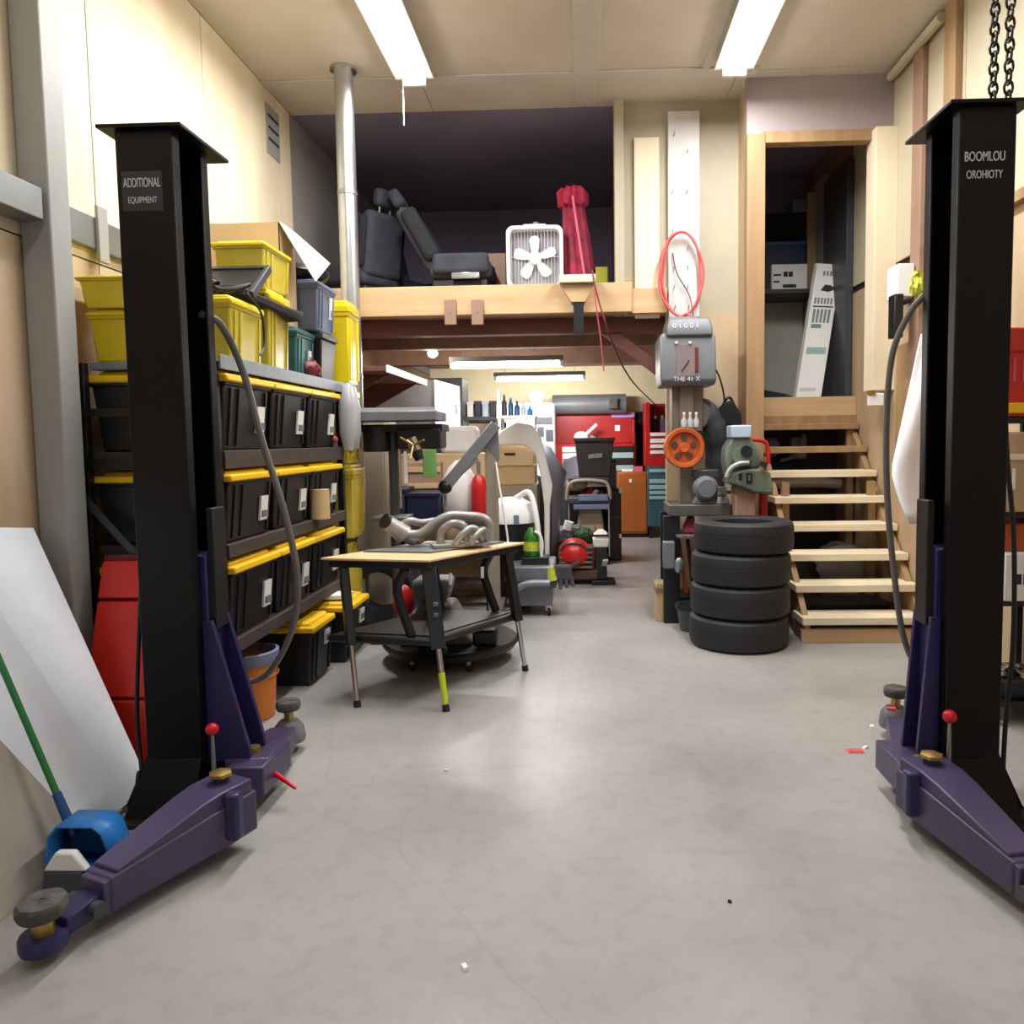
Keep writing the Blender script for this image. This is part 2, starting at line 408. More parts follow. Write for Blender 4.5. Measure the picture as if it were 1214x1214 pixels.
# stud and pale boards on the right wall
a, b = at(1092, 90, 5.3), at(1106, 90, 5.3)
struct(MB().box(XR-.05, XR, 5.2, 5.36, 2.2, CEIL).build('trim_18', 'stud_wood', bevel=.004))
struct(MB().box(XR-.04, XR, 5.7, 5.86, 1.2, CEIL).build('trim_19', 'brown_board', bevel=.004))
struct(MB().box(XR-.03, XR, 5.0, 6.1, 1.2, 2.2).build('trim_20', 'stud_wood', bevel=.004))
struct(MB().cyl((XR-.05, 5.4, CEIL-.05), (XR-.05, 6.25, CEIL-.05), .035, n=10).build('trim_21', 'drywall_cream'))
# steel wall column with rail on the left wall
c0, c1 = at(76, 740, 3.55), at(106, 740, 3.55)
bm_ = MB().box(XL+.005, XL+.145, 3.38, 3.52, 0, CEIL)
struct(bm_.build('steel_column', 'steel_grey_paint', bevel=.008))
struct(MB().box(XL, XL+.04, 1.4, 4.3, 2.50, 2.66).build('wall_rail', 'zinc', bevel=.004))
struct(MB().box(XL+.04, XL+.06, 3.86, 3.94, 2.44, 2.72).build('wall_rail.001', 'steel_grey_paint', bevel=.004))
struct(MB().box(XL+.04, XL+.13, 1.4, 3.36, 2.50, 2.64).build('wall_rail.002', 'zinc', bevel=.006))

# ------------------------------------------------------------------ ceiling strip lamps
def strip_lamp(X, y0, y1, label):
    t = T('ceiling_light', label, 'ceiling light', (X, (y0+y1)/2, CEIL), 'strip lamps along the bay ceiling')
    MB().tbox((X, (y0+y1)/2, CEIL-.075), (.30, y1-y0), (.16, y1-y0), .073).build('reflector', 'white_paint', t, bevel=.004)
    for s in (-1, 1):
        MB().cyl((X+s*.055, y0+.02, CEIL-.105), (X+s*.055, y1-.02, CEIL-.105), .022, n=12).build('tube', 'tube_glow', t)
    for y in (y0+.02, y1-.02): MB().cbox((X, y, CEIL-.10), (.18, .035, .07)).build('end_cap', 'white_plastic', t, bevel=.004)
    return t
l1 = strip_lamp(-1.25, 3.5, 6.0, 'glowing ceiling strip lamp left of the pale joint board, pull cord at its end')
MB().tube([(-1.34, 5.98, CEIL-.1), (-1.34, 5.98, CEIL-.42)], .004, 6).build('pull_cord', 'white_plastic', l1)
strip_lamp(1.18, 3.5, 6.0, 'glowing strip lamp on the ceiling above the stairs, right of the pale joint board')

# ------------------------------------------------------------------ two-post lift
def disc_pad(name_parent, c, z0, zt, r, stem):
    p = MB().cyl((c[0], c[1], z0), (c[0], c[1], zt), stem, n=20).build('pad_stem', 'brass', name_parent)
    MB().lathe([(r*.5, zt-.004), (r*.92, zt), (r, zt+.012), (r, zt+.034), (r*.9, zt+.044), (0.001, zt+.048)], (c[0], c[1], 0), 28).rough(.0014, 3).build('rubber_pad', 'pad_rubber', name_parent)
def sect(c, d, wd, z0, z1):
    c = Vector((c[0], c[1], 0)); d = Vector((d[0], d[1], 0)).normalized(); s = Vector((-d.y, d.x, 0))
    return [c + s*wd/2 + Vector((0, 0, z0)), c - s*wd/2 + Vector((0, 0, z0)), c - s*wd/2 + Vector((0, 0, z1)), c + s*wd/2 + Vector((0, 0, z1))]

def lift_post(sg, xo, xi, label, letters, fp, fpad, rp, rpad, lift):
    # sg: +1 when the open side looks to +X; xo / xi outer and inner side of the column
    Y0, Y1, H = 2.95, 3.23, 2.69
    t = T('lift_post', label, 'car lift post', ((xo+xi)/2, (Y0+Y1)/2, 0), 'posts of the two-post car lift')
    th, lip = .014, .055
    prof = [(xi, Y0), (xo, Y0), (xo, Y1), (xi, Y1), (xi, Y1-lip), (xi-sg*th, Y1-lip), (xi-sg*th, Y1-th), (xo+sg*th, Y1-th), (xo+sg*th, Y0+th), (xi-sg*th, Y0+th), (xi-sg*th, Y0+lip), (xi, Y0+lip)]
    MB().prism([(x, y, .02) for x, y in prof], (0, 0, H)).build('column', 'lift_black', t, bevel=.005)
    MB().box(min(xo, xi)-(.055 if sg > 0 else .045), max(xo, xi)+.05, Y0-.03, Y1+.09, H+.02, H+.034).build('top_plate', 'lift_black', t, bevel=.002)
    xa, xb = xo-sg*.12, xi+sg*.10
    bp = MB().box(min(xa, xb), max(xa, xb), Y0-.14, Y1+.12, 0, .02).build('base_plate', 'black_metal', t, bevel=.003)
    for bx, by in ((xa+sg*.05, Y0-.09), (xb-sg*.05, Y0-.09), (xa+sg*.05, Y1+.07), (xb-sg*.05, Y1+.07)):
        MB().cyl((bx, by, .02), (bx, by, .034), .022, n=6).cyl((bx, by, .034), (bx, by, .055), .011, n=10).build('anchor_bolt', 'zinc', bp)
    # black stiffener skirts round the foot
    MB().loft([[(xo, Y0-.003, .23), (xi, Y0-.003, .23), (xi, Y0, .23), (xo, Y0, .23)], [(xo-sg*.05, Y0-.09, .02), (xi+sg*.0, Y0-.09, .02), (xi+sg*.0, Y0, .02), (xo-sg*.05, Y0, .02)]]).build('foot_skirt', 'lift_black', t, bevel=.003)
    MB().prism([(xo, Y0+.02, .26), (xo-sg*.11, Y0+.02, .02), (xo, Y0+.02, .02)], (0, .012, 0)).build('foot_gusset', 'lift_black', t)
    MB().prism([(xo, Y1-.03, .26), (xo-sg*.11, Y1-.03, .02), (xo, Y1-.03, .02)], (0, .012, 0)).build('foot_gusset', 'lift_black', t)
    # carriage that slides in the column, with its two big knee plates and the arm yoke
    xc = xi + sg*.02
    MB().box(min(xo+sg*.05, xc), max(xo+sg*.05, xc), Y0+.07, Y1-.07, .25, 1.05).build('carriage', 'lift_navy', t, bevel=.006)
    yoke_x = (fp[0] + rp[0]) / 2
    for y in (Y0+.055, Y1-.085):
        MB().prism([(xc-sg*.02, y, .78), (xc+sg*.02, y, .78), (yoke_x-sg*.01, y, .24), (yoke_x-sg*.01, y, .19), (xc-sg*.02, y, .19)], (0, .022, 0)).build('knee_plate', 'lift_navy', t, bevel=.003)
    MB().tbox((xc+sg*.012, (Y0+Y1)/2, .74), (.03, .10), (.03, .10), .5).build('slide_block', 'black_plastic', t, bevel=.004)
    MB().box(xc, xc+sg*.012, Y0+.12, Y0+.145, .86, .93).build('latch_plate', 'white_plastic', t)
    MB().cyl((xi-sg*.10, (Y0+Y1)/2, .9), (xi-sg*.10, (Y0+Y1)/2, H), .032, n=16).build('cylinder_rod', 'lift_edge', t)
    MB().box(yoke_x-.075, yoke_x+.075, Y0-.02, Y1-.01, .075, .20).build('yoke', 'lift_purple', t, bevel=.008)
    # front arm: heavy tapered box, raised ridge, slim extension, forked shoe and pad
    P, Q = Vector((fp[0], fp[1], 0)), Vector((fpad[0], fpad[1], 0)); d = Q - P; L = d.length; u = d.normalized(); n_ = Vector((-u.y, u.x, 0))
    q = lambda k: P + u*(L*k)
    arm = MB().loft([sect(q(-.12), u, .19, .065, .215), sect(q(.08), u, .185, .06, .21), sect(q(.74), u, .125, .055, .165)]).build('front_arm', 'lift_purple', t, bevel=.008)
    MB().loft([sect(q(-.10), u, .17, .21, .262), sect(q(.10), u, .165, .205, .262), sect(q(.22), u, .155, .195, .25), sect(q(.70), u, .115, .16, .178)]).build('arm_ridge', 'lift_purple', arm, bevel=.006)
    MB().loft([sect(q(.60), u, .115, .05, .170), sect(q(.77), u, .115, .05, .158)]).build('arm_collar', 'lift_purple', arm, bevel=.005)
    MB().loft([sect(q(.72), u, .085, .055, .13), sect(q(.93), u, .075, .05, .10)]).build('arm_extension', 'lift_navy', arm, bevel=.005)
    MB().cyl(q(.80)+n_*.07+Vector((0, 0, .09)), q(.80)-n_*.07+Vector((0, 0, .09)), .024, n=14).build('stop_pin', 'machine_dark', arm)
    MB().lathe([(.028, .035), (.062, .035), (.066, .045), (.066, .072), (.062, .08), (.028, .08)], q(1), 28, closed=True).build('pad_socket', 'lift_navy', arm)
    disc_pad(arm, q(1), .03, .135, .068, .030)
    MB().cyl(P+Vector((0, 0, .05)), P+Vector((0, 0, .285)), .030, n=20).build('pivot_pin', 'lift_edge', arm)
    MB().lathe([(.001, .285), (.042, .285), (.042, .297), (.02, .303), (.001, .303)], P, 6).build('pin_head', 'brass', arm)
    MB().cbox(P + u*.035 + n_*sg*.10 + Vector((0, 0, .17)), (.055, .055, .17)).build('arm_gear_housing', 'lift_navy', arm, bevel=.012)
    # rear arm
    P2, Q2 = Vector((rp[0], rp[1], 0)), Vector((rpad[0], rpad[1], 0)); d2 = Q2 - P2; L2 = d2.length; u2 = d2.normalized()
    q2 = lambda k: P2 + u2*(L2*k)
    ra = MB().loft([sect(q2(-.16), u2, .18, .065, .205), sect(q2(.15), u2, .175, .06, .20), sect(q2(.80), u2, .12, .055, .155)]).build('rear_arm', 'lift_purple', t, bevel=.008)
    MB().loft([sect(q2(.6), u2, .085, .055, .13), sect(q2(.95), u2, .08, .05, .12)]).build('arm_extension', 'lift_purple', ra, bevel=.005)
    MB().lathe([(.001, .05), (.075, .05), (.078, .07), (.07, .12), (.045, .15), (.001, .155)], q2(1), 24).build('pad_socket', 'machine_grey', ra)
    disc_pad(ra, q2(1), .13, .205, .058, .022)
    MB().cyl(P2+Vector((0, 0, .05)), P2+Vector((0, 0, .225)), .030, n=20).build('pivot_pin', 'brass', ra)
    # red-knobbed restraint pulls
    for (kx, ky, kz, r) in lift['knobs']:
        k = MB().cyl((kx, ky, .18), (kx, ky, kz), .010, .006, 10).build('pull_rod', 'zinc', t)
        MB().sph((kx, ky, kz+r*.7), r).build('knob', 'red_knob', k)
    a, b = lift['tip']
    MB().cyl(a, b, .012, .006, 12).build('pull_tip', 'red_knob', t)
    for s, size, z, sx in letters: text('lettering', s, size, 'letter_white', t, ((xo+xi)/2 + lift.get('lx', 0), Y0-.002, z), sx=sx)
    if lift.get('plate'):
        x0, x1, z0, z1 = lift['plate']; MB().box(x0, x1, Y0-.0015, Y0, z0, z1).build('name_plate', 'lift_edge', t)
    return t
kb = gz(236, 915, .22)
post_l = lift_post(1, -1.785, -1.56, 'black lift post on the left beside the white leaning sheet, purple arms at its foot',
    [('ADDITIONAL', .050, 2.51, .48), ('EQUIPMENT', .034, 2.445, .62)],
    gz(262, 930, .25)[:2], gz(50, 1078, .15)[:2], gz(300, 892, .2)[:2], gz(342, 842, .2)[:2],
    {'knobs': [(-1.50, 2.93, .34, .026)], 'tip': ((-1.30, 3.05, .12), (-1.19, 2.98, .09)), 'plate': (-1.765, -1.605, 2.405, 2.555), 'lx': -.0125})
post_r = lift_post(-1, 1.62, 1.41, 'black lift post on the right in front of the stairs, purple arms at its foot',
    [('BOOMLOU', .05, 2.525, .60), ('OROHIOTY', .042, 2.46, .60)],
    gz(1104, 908, .25)[:2], (1.42, 2.16), gz(1092, 905, .2)[:2], gz(1062, 826, .2)[:2],
    {'knobs': [(1.40, 2.90, .40, .026), (1.44, 3.12, .50, .026)], 'tip': ((1.36, 3.3, .3), (1.33, 3.32, .30)), 'lx': -.01})
# hoses on the posts
def hose(name, label, pts, r, mat, cat='hose', n=8, smooth=8, loc=None):
    o = MB().tube(pts, r, n, smooth=smooth).build(name, mat)
    return origin(tag(o, label, cat), loc or pts[-1])
hose('hydraulic_hose', 'thick grey hose drooping from the left lift post past the totes to the orange bucket',
     [at(238, 372, 3.19), at(262, 385, 3.28), at(288, 440, 3.45), at(310, 520, 3.5), at(338, 610, 3.52), at(353, 690, 3.55), at(345, 750, 3.6), at(318, 798, 3.7), at(285, 812, 3.72)], .016, 'hose_grey')
hose('hydraulic_hose', 'thin black hose hanging down the left side of the left lift post',
     [(-1.80, 3.0, .95), at(163, 800, 3.05), at(163, 860, 3.05), at(168, 915, 3.02), (-1.83, 2.96, .16), (-1.835, 2.94, .04)], .009, 'cord_black')
hose('hydraulic_hose', 'long grey hose hanging in a loop off the left side of the right lift post',
     [at(1096, 350, 3.24), at(1078, 372, 3.26), at(1058, 420, 3.28), at(1051, 500, 3.3), at(1052, 590, 3.3), at(1060, 680, 3.3), at(1070, 750, 3.3), at(1084, 782, 3.28), at(1091, 740, 3.26), at(1092, 600, 3.25)], .013, 'hose_grey')
hose('hydraulic_hose', 'black hose running down the right side of the right lift post to the floor',
     [at(1190, 430, 3.2), at(1194, 540, 3.2), at(1202, 640, 3.2), at(1201, 760, 3.2), at(1192, 860, 3.2), at(1189, 920, 3.2), gz(1190, 945, .012)], .010, 'cord_black')

# ------------------------------------------------------------------ shelving unit with totes (left wall)
SX0, SX1, SY0, SY1 = -2.42, -1.74, 3.58, 5.50
sh = T('shelving_unit', 'black steel shelving unit full of yellow-lidded totes along the left wall', 'shelving', (-2.1, 4.6, 0))
for x in (SX0+.02, SX1-.02):
    for y in (SY0+.02, SY1-.02):
        MB().box(x-.022, x+.022, y-.022, y+.022, 0, 1.90).build('upright', 'black_metal', sh, bevel=.003)
for z, th, mat in ((.46, .07, 'red_brown_wood'), (.94, .07, 'dark_wood'), (1.38, .09, 'dark_wood')):
    M('dark_wood', (70, 60, 54), .7, var=.25, stretch=(3, .3, 3))
    MB().box(SX0+.045, SX1+.012, SY0+.045, SY1-.045, z, z+th).build('shelf_board', 'dark_wood', sh, bevel=.004)
MB().box(SX0+.045, SX1+.02, SY0+.045, SY1-.045, 1.868, 1.905).build('shelf_board', 'deck_grey', sh, bevel=.004)
rim = MB().box(SX1+.02, SX1+.03, SY0, SY1, 1.86, 1.93)
rim.build('deck_lip', 'deck_grey', sh, bevel=.003)
for z in (.50, .97, 1.42, 1.66):
    MB().box(SX0, SX1, SY0-.008, SY0+.004, z-.02, z+.02).build('end_beam', 'black_metal', sh)
MB().bar((SX0+.02, SY0-.014, 1.25), (SX1-.25, SY0-.014, .78), .006, .035).build('brace', 'machine_dark', sh)
MB().bar((SX0+.02, SY0-.014, .62), (SX1-.12, SY0-.014, .16), .006, .035).build('brace', 'machine_dark', sh)

def tote(name, label, d, body, lid, group=None, sticker=True, cat='tote', patch=None):
    # d: depth X, width Y, height; front face looks to +X, base at the origin
    t = T(name, label, cat, (0, 0, 0), group); X, Y, H = d
    b = MB().tbox((0, 0, 0), (X*.86, Y*.86), (X*.96, Y*.95), H*.88).build('body', body, t, bevel=.012)
    rb = MB().tbox((0, 0, H*.80), (X*.985, Y*.985), (X, Y), H*.09).build('rim', body, t, bevel=.006)
    for k in (-.34, -.18, .40):
        MB().loft([[(X*.43+X*.05*z/.88-.004, Y*k-.012, z*H), (X*.43+X*.05*z/.88+.010, Y*k-.012, z*H), (X*.43+X*.05*z/.88+.010, Y*k+.012, z*H), (X*.43+X*.05*z/.88-.004, Y*k+.012, z*H)] for z in (.06, .78)]).build('rib', body, b, bevel=.003)
    l = MB().tbox((0, 0, H*.845), (X*1.04, Y*1.03), (X*1.03, Y*1.02), H*.095).build('lid', lid, t, bevel=.01)
    MB().tbox((0, 0, H*.935), (X*.90, Y*.88), (X*.86, Y*.84), H*.06).build('lid_panel', lid, l, bevel=.01)
    if sticker:
        sy, sz, sw, sh_ = sticker if isinstance(sticker, tuple) else (.27, .22, .09, .15)
        x0 = X*.43 + X*.05*sz/.88 + .016; x1 = X*.43 + X*.05*(sz+sh_/H)/.88 + .016
        s = MB().loft([[(x0-.012, Y*sy-sw/2, sz*H), (x0, Y*sy-sw/2, sz*H), (x0, Y*sy+sw/2, sz*H), (x0-.012, Y*sy+sw/2, sz*H)], [(x1-.012, Y*sy-sw/2, sz*H+sh_), (x1, Y*sy-sw/2, sz*H+sh_), (x1, Y*sy+sw/2, sz*H+sh_), (x1-.012, Y*sy+sw/2, sz*H+sh_)]]).build('sticker', 'paper', t)
        m = MB()
        for k in range(5): m.box(x0-.001, x1+.001, Y*sy-sw*.35+k*sw*.15, Y*sy-sw*.35+k*sw*.15+sw*.07, sz*H+.02, sz*H+.06)
        m.build('print', 'grey_ink', s)
    return t
G = 'black totes with yellow lids'
t0 = tote('storage_tote', '', (.69, .55, .42), 'black_plastic', 'yellow_lid', G)
tx = -2.055
slots = [  # y, z, label
    (3.90, 1.47, 'black yellow-lidded tote on the upper shelf, closest to the left lift post'),
    (4.48, 1.47, 'black yellow-lidded tote in the middle of the upper shelf'),
    (5.06, 1.47, 'black yellow-lidded tote on the upper shelf at its far end'),
    (3.90, 1.01, 'black yellow-lidded tote on the second shelf, closest to the left lift post'),
    (4.48, 1.01, 'black yellow-lidded tote in the middle of the second shelf'),
    (5.06, 1.01, 'black yellow-lidded tote on the second shelf behind the brown paper roll'),
    (3.90, .53, 'black yellow-lidded tote on the low shelf, closest to the left lift post'),
    (4.48, .53, 'black yellow-lidded tote on the low shelf, its lid tilting beside the hose'),
    (5.06, .53, 'black yellow-lidded tote on the low shelf at its far end'),
]
for i, (y, z, lb) in enumerate(slots):
    h = .40 if z > 1.2 else .395
    o = t0 if i == 0 else copy_tree(t0)
    o.location = (tx, y, z); o.scale = (1, 1, h/.42*.99 if z > 1.4 else (.868 if z > .9 else .94)); o['label'] = lb
# totes on the floor under the shelf
tf = tote('storage_tote', 'black yellow-lidded tote on the floor right of the orange bucket', (.58, .40, .40), 'black_plastic', 'yellow_lid', G, (.2, .52, .085, .09))
tf.location = (-1.95, 4.72, 0)
t2 = copy_tree(tf, (-1.90, 5.24, 0), 'black yellow-lidded tote on the floor under a white strip, behind its neighbour'); t2.scale = (1.08, 1.15, 1.05)
o = MB().bar((-1.98, 5.13, .445), (-1.62, 5.16, .445), .16, .03).build('white_strip', 'white_plastic', bevel=.004)
origin(tag(o, 'white plastic strip lying on the floor tote at the end of the shelving', 'strip'), (-1.8, 5.15, .43))
# brown roll, bucket
a = at(366, 618, 5.0)
o = MB().cyl((-1.735, 4.80, 1.012), (-1.735, 4.80, 1.20), .055, n=24)
t = T('paper_roll', 'brown paper roll standing on the second shelf in front of a tote', 'paper roll', (-1.70, 4.84, 1.012))
MB().lathe([(.022, 0), (.062, 0), (.062, .19), (.022, .19)], (-1.70, 4.84, 1.012), 24, closed=True).build('roll', 'cardboard', t)
MB().lathe([(.018, -.001), (.022, -.001), (.022, .192), (.018, .192)], (-1.70, 4.84, 1.012), 24, closed=True).build('core', 'brown_board', t)
o.bm.free()
c = gz(286, 862, 0); bc = (c.x - .02, c.y + .16)
t = T('bucket', 'orange bucket with a grey rim on the floor under the shelving', 'bucket', (bc[0], bc[1], 0))
MB().lathe([(.001, 0), (.125, 0), (.13, .01), (.15, .34), (.146, .34), (.122, .015), (.001, .015)], (bc[0], bc[1], 0), 32).build('pail', 'orange_plastic', t)
MB().lathe([(.146, .31), (.158, .31), (.162, .33), (.162, .37), (.146, .375), (.142, .35)], (bc[0], bc[1], 0), 32, closed=True).build('rim', 'bluegrey_plastic', t)
MB().tube([(bc[0]+.155*math.cos(a), bc[1]+.155*math.sin(a), .24) for a in [k*PI/16-1.9 for k in range(24)]], .004, 6).build('handle', 'orange_iron', t)
# plants of red ramps
def ramp(label, c, lean):
    t = T('car_ramp', label, 'car ramp', c, 'red car ramps'); x, y, z = c
    prof = [(0, 0), (0, .235), (.14, .235), (.36, .215), (.84, .04), (.99, 0)]
    mm = Matrix.Translation(c) @ Matrix.Rotation(lean, 4, 'X')
    segs = [(0, .35, 'red_ramp'), (.35, .78, 'red_ramp'), (.78, .96, 'red_ramp')]
    def hgt(zz): return .23 if zz < .3 else .23 - (zz-.3)/.66*.20
    for i, (a, b, mt) in enumerate(segs):
        g = .006
        MB().loft([[mm @ Vector(p) for p in ((-.15, 0, a+g), (.15, 0, a+g), (.15, -hgt(a), a+g), (-.15, -hgt(a), a+g))], [mm @ Vector(p) for p in ((-.15, 0, b-g), (.15, 0, b-g), (.15, -hgt(b), b-g), (-.15, -hgt(b), b-g))]]).build('tread_block', mt, t, bevel=.01)
    MB().loft([[mm @ Vector(p) for p in ((-.16, 0, z), (.16, 0, z), (.16, .03, z), (-.16, .03, z))] for z in (0, .98)]).build('back_plate', 'dark_red', t, bevel=.004)
    return t
ramp('red plastic car ramp standing on end between the shelving and the left lift post', (-2.13, 3.52, 0), .0)
# ------------------------------------------------------------------ on top of the shelving
ZT = 1.906
ty = tote('yellow_tote', 'yellow lidded tote on top of the shelving, left of the lift post', (.36, .28, .26), 'yellow_tote', 'yellow_tote', 'yellow totes on top of the shelving', False)
ty.location = (-2.22, 3.80, ZT)
def cp(src, loc, lb, sc=(1, 1, 1), rz=0):
    c = copy_tree(src, loc, lb); c.scale = sc; c.rotation_euler = (0, 0, rz); return c
cp(ty, (-2.235, 3.80, ZT+.262), 'yellow tote topmost of the pair left of the lift post', (1.12, 1.1, .62))
tc = tote('yellow_tote', 'translucent yellow tote on the shelving top beside the left lift post', (.36, .40, .36), 'yellow_clear', 'yellow_tote', 'yellow totes on top of the shelving', False)
tc.location = (-1.95, 4.04, ZT)
cp(tc, (-1.95, 4.48, ZT), 'translucent yellow tote on the shelving top left of the teal tote', (1, .75, 1.36))
cp(tc, (-1.95, 4.55, ZT+.495), 'yellow tote perched on the others in front of the cardboard box', (.85, 1.0, .74))
tt = tote('teal_tote', 'teal tote on top of the shelving right of the yellow totes', (.36, .32, .34), 'teal_plastic', 'teal_plastic', None, (.2, .3, .04, .1)); tt.location = (-1.97, 4.95, ZT)
tb = tote('grey_tote', 'blue-grey tote standing on the teal tote under a black bag', (.40, .36, .34), 'bluegrey_plastic', 'bluegrey_plastic', None, (.22, .3, .03, .15)); tb.location = (-1.93, 5.22, ZT+.345)
# dark bin beneath the grey tote
t = T('black_bin', 'small black bin under the blue-grey tote on the shelving top', 'bin', (-1.92, 5.28, ZT))
MB().tbox((-1.92, 5.28, ZT), (.30, .26), (.34, .30), .30).build('body', 'black_plastic', t, bevel=.01)
MB().tbox((-1.92, 5.28, ZT+.30), (.36, .32), (.37, .33), .04).build('lid', 'machine_dark', t, bevel=.006)
o = MB().sph((-1.80, 5.03, ZT+.075), .07, (1, 1.2, 1)).rough(.006, 2).build('red_rag', 'dark_red')
origin(tag(o, 'crumpled dark red rag in front of the teal tote', 'rag'), (-1.80, 5.03, ZT))
o = MB().sph((-1.90, 5.24, ZT+.345+.36+.045), .17, (1, 1.1, .28), 10).rough(.018, 5).build('black_bag', 'black_plastic', angle=.9)
origin(tag(o, 'black plastic bag lying over the blue-grey tote', 'bag'), (-1.9, 5.24, ZT+.70))
# cardboard box with its flap open
by0, by1, zb0 = 4.77, 5.03, ZT+.345
t = T('cardboard_box', 'open cardboard box behind the perched yellow tote, pale flap hanging open', 'box', (-2.1, 4.9, ZT+.345))
m = MB(); x0, x1, z1 = -2.36, -1.87, ZT+.97
m.box(x0, x1, by0, by0+.006, zb0, z1).box(x0, x1, by1-.006, by1, zb0, z1).box(x0, x0+.006, by0, by1, zb0, z1).box(x1-.006, x1, by0, by1, zb0, z1).box(x0, x1, by0, by1, zb0, zb0+.006)
m.build('carton', 'cardboard', t)
MB().prism([(x1, by0, z1), (x1, by1, z1), (x1+.22, by1+.02, z1-.20), (x1+.20, by0+.05, z1-.36)], (.003, 0, .006)).build('flap', 'cardboard_pale', t)
# black picture-like lid and the tangle of wires
o = MB()
a, b = Vector((-1.98, 3.98, ZT+.37)), Vector((-1.98, 4.28, ZT+.37))
t = T('framed_tray', 'black framed tray tipped up on the yellow totes beside the lift post', 'tray', (-2.05, 4.1, ZT+.365))
mm = Matrix.Translation((-1.93, 4.12, ZT+.39)) @ Matrix.Rotation(-.9, 4, 'X')
MB().box(-.20, .14, -.02, .0, 0, .30, mm).build('panel', 'cord_black', t, bevel=.004)
MB().box(-.22, .16, -.03, .012, .29, .32, mm).build('lid_rim', 'machine_dark', t, bevel=.004)
MB().box(.14, .165, -.03, .012, 0, .32, mm).build('lid_rim', 'machine_dark', t, bevel=.004)
o.bm.free()
rnd = random.Random(11)
pts = []
for k in range(46):
    pts.append((-1.93 + rnd.uniform(-.13, .16), 3.86 + .62*k/46 + rnd.uniform(-.07, .07), ZT+.385 + rnd.uniform(0, .075)))
wt = T('wiring_loom', 'tangled black wiring loom lying over the yellow totes', 'wiring', (-1.93, 4.15, ZT+.37))
MB().tube(pts, .011, 6, smooth=3).build('cables', 'cord_black', wt)
MB().bar((-1.88, 4.10, ZT+.42), (-1.75, 4.62, ZT+.35), .13, .045).build('plug_block', 'black_plastic', wt, bevel=.008)
MB().bar((-1.80, 4.60, ZT+.40), (-1.74, 4.72, ZT+.385), .06, .04).build('clip', 'machine_dark', wt, bevel=.006)
MB().tube([(-1.78, 4.05, ZT+.40), (-1.72, 4.09, ZT+.30), (-1.72, 4.12, ZT+.14), (-1.72, 4.06, ZT+.07)], .006, 6, smooth=5).build('loose_lead', 'cord_black', wt)
# stack of yellow totes at the end of the shelving
ey = 5.72
yt = tote('yellow_tote', 'tall yellow tote highest in the stack at the end of the shelving', (.24, .26, .62), 'yellow_tote', 'yellow_tote', None, False); yt.location = (-1.82, ey, 1.93)
cp(yt, (-1.86, ey, 1.34), 'yellow tote below the tall one in the stack by the silver pipe', (1.2, 1.05, .94))
pb = tote('yellow_carton', 'pale yellow carton in the stack at the end of the shelving', (.28, .28, .56), 'yellow_sheet', 'yellow_sheet', None, False, 'carton'); pb.location = (-1.84, ey, .78)
o = MB().lathe([(.001, 0), (.14, 0), (.16, .08), (.15, .5), (.12, .74), (.001, .775)], (-1.86, ey, 0), 20).rough(.012, 4).build('yellow_sack', 'yellow_clear', angle=.8)
tag(origin(o, (-1.86, ey, 0)), 'lumpy yellow sack on the floor under the yellow carton', 'sack')
# grey bag and red ball hanging off the shelving end
p = at(404, 458, 5.47)
o = MB().lathe([(.006, 0), (.05, -.03), (.075, -.18), (.07, -.36), (.045, -.48), (.001, -.50)], (SX1+.07, 5.44, 1.93), 18).rough(.008, 8).build('plastic_bag', 'clear_bag', angle=.9)
tag(origin(o, (SX1+.07, 5.44, 1.93)), 'clear grey plastic bag hanging from the end of the upper shelf', 'bag')
t = T('red_pin', 'small red-topped pin cushion standing at the end of the second shelf board', 'cushion', (-1.73, 5.34, 1.47))
MB().cyl((-1.745, 5.30, 1.47), (-1.745, 5.30, 1.50), .025).build('base', 'machine_dark', t)
MB().sph((-1.745, 5.30, 1.522), .03).build('ball', 'mag_cloth', t)

# ------------------------------------------------------------------ leaning sheets, broom
def sheet(name, label, cat, b0, b1, t1, t0, th, mat):
    b0, b1, t1, t0 = map(Vector, (b0, b1, t1, t0)); n = (b1-b0).cross(t0-b0).normalized()*th
    o = MB().prism([b0, b1, t1, t0], n).build(name, mat, bevel=.002)
    return tag(origin(o, b0), label, cat)
sheet('leaning_sheet', 'white panel leaning against the left wall, behind the broom, furthest of the leaning sheets', 'panel',
      (-1.93, 3.20, 0), (-2.04, 1.6, 0), (-2.47, 1.55, 1.36), (-2.46, 3.30, 1.14), .012, 'white_sheet')
sheet('white_board', 'narrower white board leaning on the white panel behind the broom', 'board',
      (-1.915, 3.02, .0), (-2.0, 1.5, 0), (-2.30, 1.5, .98), (-2.30, 2.80, .98), .012, 'white_sheet')
sheet('beige_board', 'greyish beige board leaning in front of the white sheets, cut by the left edge', 'board',
      (-1.84, 2.70, .0), (-1.90, 1.4, 0), (-2.16, 1.4, .72), (-2.14, 2.50, .62), .012, 'cardboard_grey') if M('cardboard_grey', (168, 160, 150), .75) else None
fb = gz(94, 1050, .0)
t = T('dustpan', 'blue upright dustpan standing on the floor at the end of the green broom handle', 'dustpan', (fb.x, fb.y, 0))
x, y = fb.x, fb.y
hood = MB().loft([[(x-.12, y-.02, .02), (x-.09, y+.10, .17), (x+.07, y+.10, .18), (x+.13, y-.02, .02)], [(x-.128, y-.02, .02), (x-.095, y+.11, .178), (x+.075, y+.11, .188), (x+.138, y-.02, .02)]], cap=False)
hood.bm.free()
pan = [(-.115, 0, .06), (-.10, .02, .17), (-.07, .03, .205), (.055, .03, .205), (.085, .02, .18), (.135, 0, .03)]
